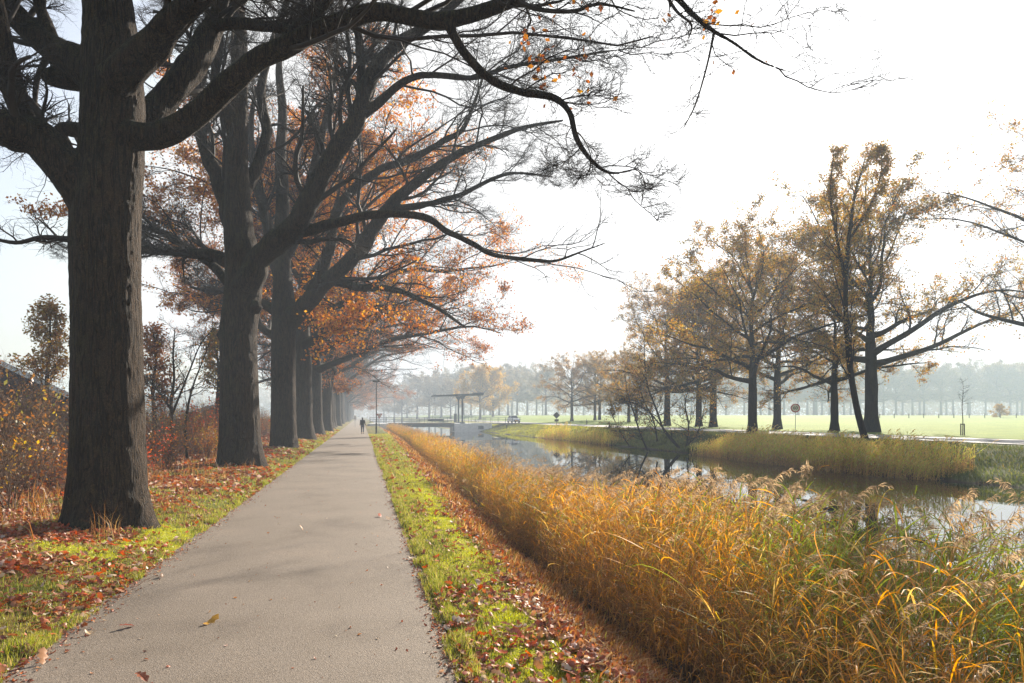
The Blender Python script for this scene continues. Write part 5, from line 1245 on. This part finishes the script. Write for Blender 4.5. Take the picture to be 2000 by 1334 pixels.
# ------------------------------------------------------------------ WALKER
def skin_obj(name, verts, edges, radii, mat, parent, sub=1, rootv=0):
    me = bpy.data.meshes.new(name); me.from_pydata(verts, edges, []); me.update()
    t = bpy.data.objects.new('tmp', me); COL.objects.link(t); t.modifiers.new('s', 'SKIN'); sv = me.skin_vertices[0].data
    for k, r in enumerate(radii): sv[k].radius = (r if isinstance(r, tuple) else (r, r)); sv[k].use_root = (k == rootv)
    if sub: m = t.modifiers.new('u', 'SUBSURF'); m.levels = m.render_levels = sub
    dg = bpy.context.evaluated_depsgraph_get(); m2 = bpy.data.meshes.new_from_object(t.evaluated_get(dg)); bpy.data.objects.remove(t)
    m2.name = name; m2.materials.clear(); m2.materials.append(mat); m2.polygons.foreach_set('use_smooth', [True] * len(m2.polygons)); return link(name, m2, parent)
def person():
    x, y = W(708, 811, 68)[:2]; root = empty('person', (x, y, .02)); root.rotation_euler.z = math.radians(-4)
    # walking away (towards +y): body as one skinned surface
    V = []; E = []; R = []
    def a(p, r, par=None):
        V.append(p); R.append(r)
        if par is not None: E.append((par, len(V) - 1))
        return len(V) - 1
    pel = a((0, 0, .90), (.13, .10)); wst = a((0, .01, 1.05), (.125, .09), pel); ch = a((0, .02, 1.25), (.15, .10), wst); nk0 = a((0, .02, 1.40), (.07, .06), ch); nk = a((0, .03, 1.47), .048, nk0); hd = a((0, .05, 1.56), (.072, .085), nk); hd2 = a((0, .06, 1.64), (.065, .075), hd)
    a((0, .14, 1.57), .016, hd)
    for sx, fwd in ((-1, .16), (1, -.14)):
        hip = a((sx * .09, 0, .84), .088, pel); kn = a((sx * .095, fwd * .55 + .03, .48), .055, hip); an = a((sx * .095, fwd, .09 if fwd > 0 else .12), .037, kn); a((sx * .10, fwd + .13, .04 if fwd > 0 else .05), .034, an)
        sh = a((sx * .18, .02, 1.37), .055, ch); s2 = -fwd * .7; out = .215 if sx < 0 else .25
        el = a((sx * (out - .02), s2 * .4 - .02, 1.10), .042, sh); wr = a((sx * (out + .02), s2 + .02, .87), .027, el); pm = a((sx * (out + .025), s2 + .035, .80), (.022, .034), wr)
        for j, ln in enumerate((.07, .085, .08, .062)):
            f1 = a((sx * (out + .025), s2 + .005 + j * .02, .765), .0095, pm); a((sx * (out + .015), s2 + .01 + j * .02, .765 - ln * .8), .0075, f1)
        th = a((sx * (out + .01), s2 + .075, .80), .010, pm); a((sx * (out - .0), s2 + .09, .76), .008, th)
    skin_obj('body', V, E, R, M['skin'], root)
    # jacket to the thighs, with hood; sleeves
    V, E, R = [], [], []
    p0 = a((0, 0, .80), (.19, .15)); p1 = a((0, 0, .98), (.175, .14), p0); p2 = a((0, .01, 1.18), (.185, .135), p1); p3 = a((0, .02, 1.34), (.17, .115), p2); a((0, .02, 1.44), (.08, .075), p3)
    for sx, fwd in ((-1, .16), (1, -.14)):
        sh = a((sx * .19, .02, 1.36), .07, p3); s2 = -fwd * .7; out = .215 if sx < 0 else .25; el = a((sx * (out - .02), s2 * .4 - .02, 1.10), .060, sh); a((sx * (out + .02), s2 + .02, .87), .045, el)
    skin_obj('jacket', V, E, R, M['jacket'], root)
    V, E, R = [], [], []
    p0 = a((0, 0, .86), (.135, .11))
    for sx, fwd in ((-1, .16), (1, -.14)):
        hip = a((sx * .09, 0, .80), .098, p0); kn = a((sx * .095, fwd * .55 + .03, .48), .066, hip); a((sx * .095, fwd, .13 if fwd > 0 else .16), .05, kn)
    skin_obj('trousers', V, E, R, M['jeans'], root)
    for sx, fwd in ((-1, .16), (1, -.14)):
        V, E, R = [], [], []; z0 = .0 if fwd > 0 else .03
        h0 = a((sx * .095, fwd - .04, z0 + .05), .046); h1 = a((sx * .097, fwd + .06, z0 + .045), .044, h0); a((sx * .10, fwd + .15, z0 + .035), .034, h1); skin_obj('shoe', V, E, R, M['black_paint'], root)
    V, E, R = [], [], []; h0 = a((0, .035, 1.67), (.07, .08)); h1 = a((0, .01, 1.60), (.088, .085), h0); h2 = a((0, -.03, 1.50), (.08, .06), h1); a((0, -.06, 1.38), (.065, .035), h2); skin_obj('hair', V, E, R, M['hair'], root)
    tag(root, 'person in a dark thigh-length jacket walking away along the path', 'person'); return root
person()

# ------------------------------------------------------------------ HAZE
HAZE = True
if HAZE:
    m, nt, out = new_mat('haze'); v = N(nt, 'ShaderNodeVolumePrincipled'); v.inputs['Color'].default_value = (.74, .86, 1.0, 1); v.inputs['Density'].default_value = .0014; v.inputs['Anisotropy'].default_value = 0.0
    nt.links.new(v.outputs[0], out.inputs['Volume'])
    mb = MB(); mb.box((60, 240, 13.5), (1400, 1500, 33.5)); o = mb.build('haze', m); tag(o, kind='stuff', label='pale blue-grey morning mist lying over the fields and canal')

# ------------------------------------------------------------------ LIGHT, SKY, CAMERA
AZ = A0 + math.radians(25.0); EL = math.radians(23.0)
S = Vector((math.sin(AZ) * math.cos(EL), math.cos(AZ) * math.cos(EL), math.sin(EL)))
sun = bpy.data.lights.new('sun', 'SUN'); sun.energy = 5.0; sun.angle = math.radians(.8); sun.color = (1.0, .90, .76)
so = bpy.data.objects.new('sun', sun); COL.objects.link(so); so.rotation_euler = S.to_track_quat('Z', 'Y').to_euler()
w = bpy.data.worlds.new('World'); scene.world = w; w.use_nodes = True; nt = w.node_tree; nt.nodes.clear()
sk = nt.nodes.new('ShaderNodeTexSky'); sk.sky_type = 'NISHITA'; sk.sun_disc = False; sk.sun_elevation = EL; sk.sun_rotation = AZ; sk.air_density = 1.0; sk.dust_density = 4.0; sk.ozone_density = 1.0
bg = nt.nodes.new('ShaderNodeBackground'); bg.inputs[1].default_value = .085; ow = nt.nodes.new('ShaderNodeOutputWorld'); mx = nt.nodes.new('ShaderNodeVectorMath'); mx.operation = 'SCALE'; mx.inputs['Scale'].default_value = .085; hsv = nt.nodes.new('ShaderNodeHueSaturation'); hsv.inputs['Saturation'].default_value = .62; nt.links.new(sk.outputs[0], hsv.inputs['Color']); nt.links.new(hsv.outputs[0], mx.inputs[0])
tcw = nt.nodes.new('ShaderNodeTexCoord'); dsun = nt.nodes.new('ShaderNodeVectorMath'); dsun.operation = 'DOT_PRODUCT'; dsun.inputs[1].default_value = tuple(S); nt.links.new(tcw.outputs['Generated'], dsun.inputs[0])
gl_ = math_n(nt, 'POWER', math_n(nt, 'MAXIMUM', dsun.outputs['Value'], 0.0), 22.0); cap = math_n(nt, 'ADD', math_n(nt, 'MULTIPLY', gl_, .42), .35)
# a bright, evenly white misty sky: the hottest part round the sun is levelled off
mn = nt.nodes.new('ShaderNodeVectorMath'); mn.operation = 'MINIMUM'; nt.links.new(cap, mn.inputs[1]); nt.links.new(mx.outputs[0], mn.inputs[0])
bg.inputs[1].default_value = 1.0
nt.links.new(mn.outputs[0], bg.inputs[0]); nt.links.new(bg.outputs[0], ow.inputs[0])
cam = bpy.data.cameras.new('camera'); cam.lens = 1333.0 / 2000.0 * 36.0; cam.sensor_width = 36; cam.sensor_fit = 'HORIZONTAL'; cam.shift_y = .072; cam.clip_end = 3000; cam.clip_start = .05
co = bpy.data.objects.new('camera', cam); COL.objects.link(co); co.location = (0, 0, CH); co.rotation_euler = (math.pi / 2, 0, -A0); scene.camera = co
scene.view_settings.view_transform = 'Standard'; scene.view_settings.look = 'None'; scene.view_settings.gamma = 1.0; scene.view_settings.exposure = 1.62; scene.view_settings.use_curve_mapping = False
scene.render.engine = 'CYCLES'; cy = scene.cycles
cy.max_bounces = 7; cy.diffuse_bounces = 3; cy.glossy_bounces = 3; cy.transmission_bounces = 4; cy.transparent_max_bounces = 8; cy.volume_bounces = 1
cy.use_adaptive_sampling = True; cy.adaptive_threshold = .02; cy.use_denoising = True; cy.sample_clamp_indirect = 6; cy.caustics_reflective = False; cy.caustics_refractive = False
print('done', round(time.time() - T0, 1), 'objects', len(bpy.data.objects), 'verts', sum(len(m.vertices) for m in bpy.data.meshes))
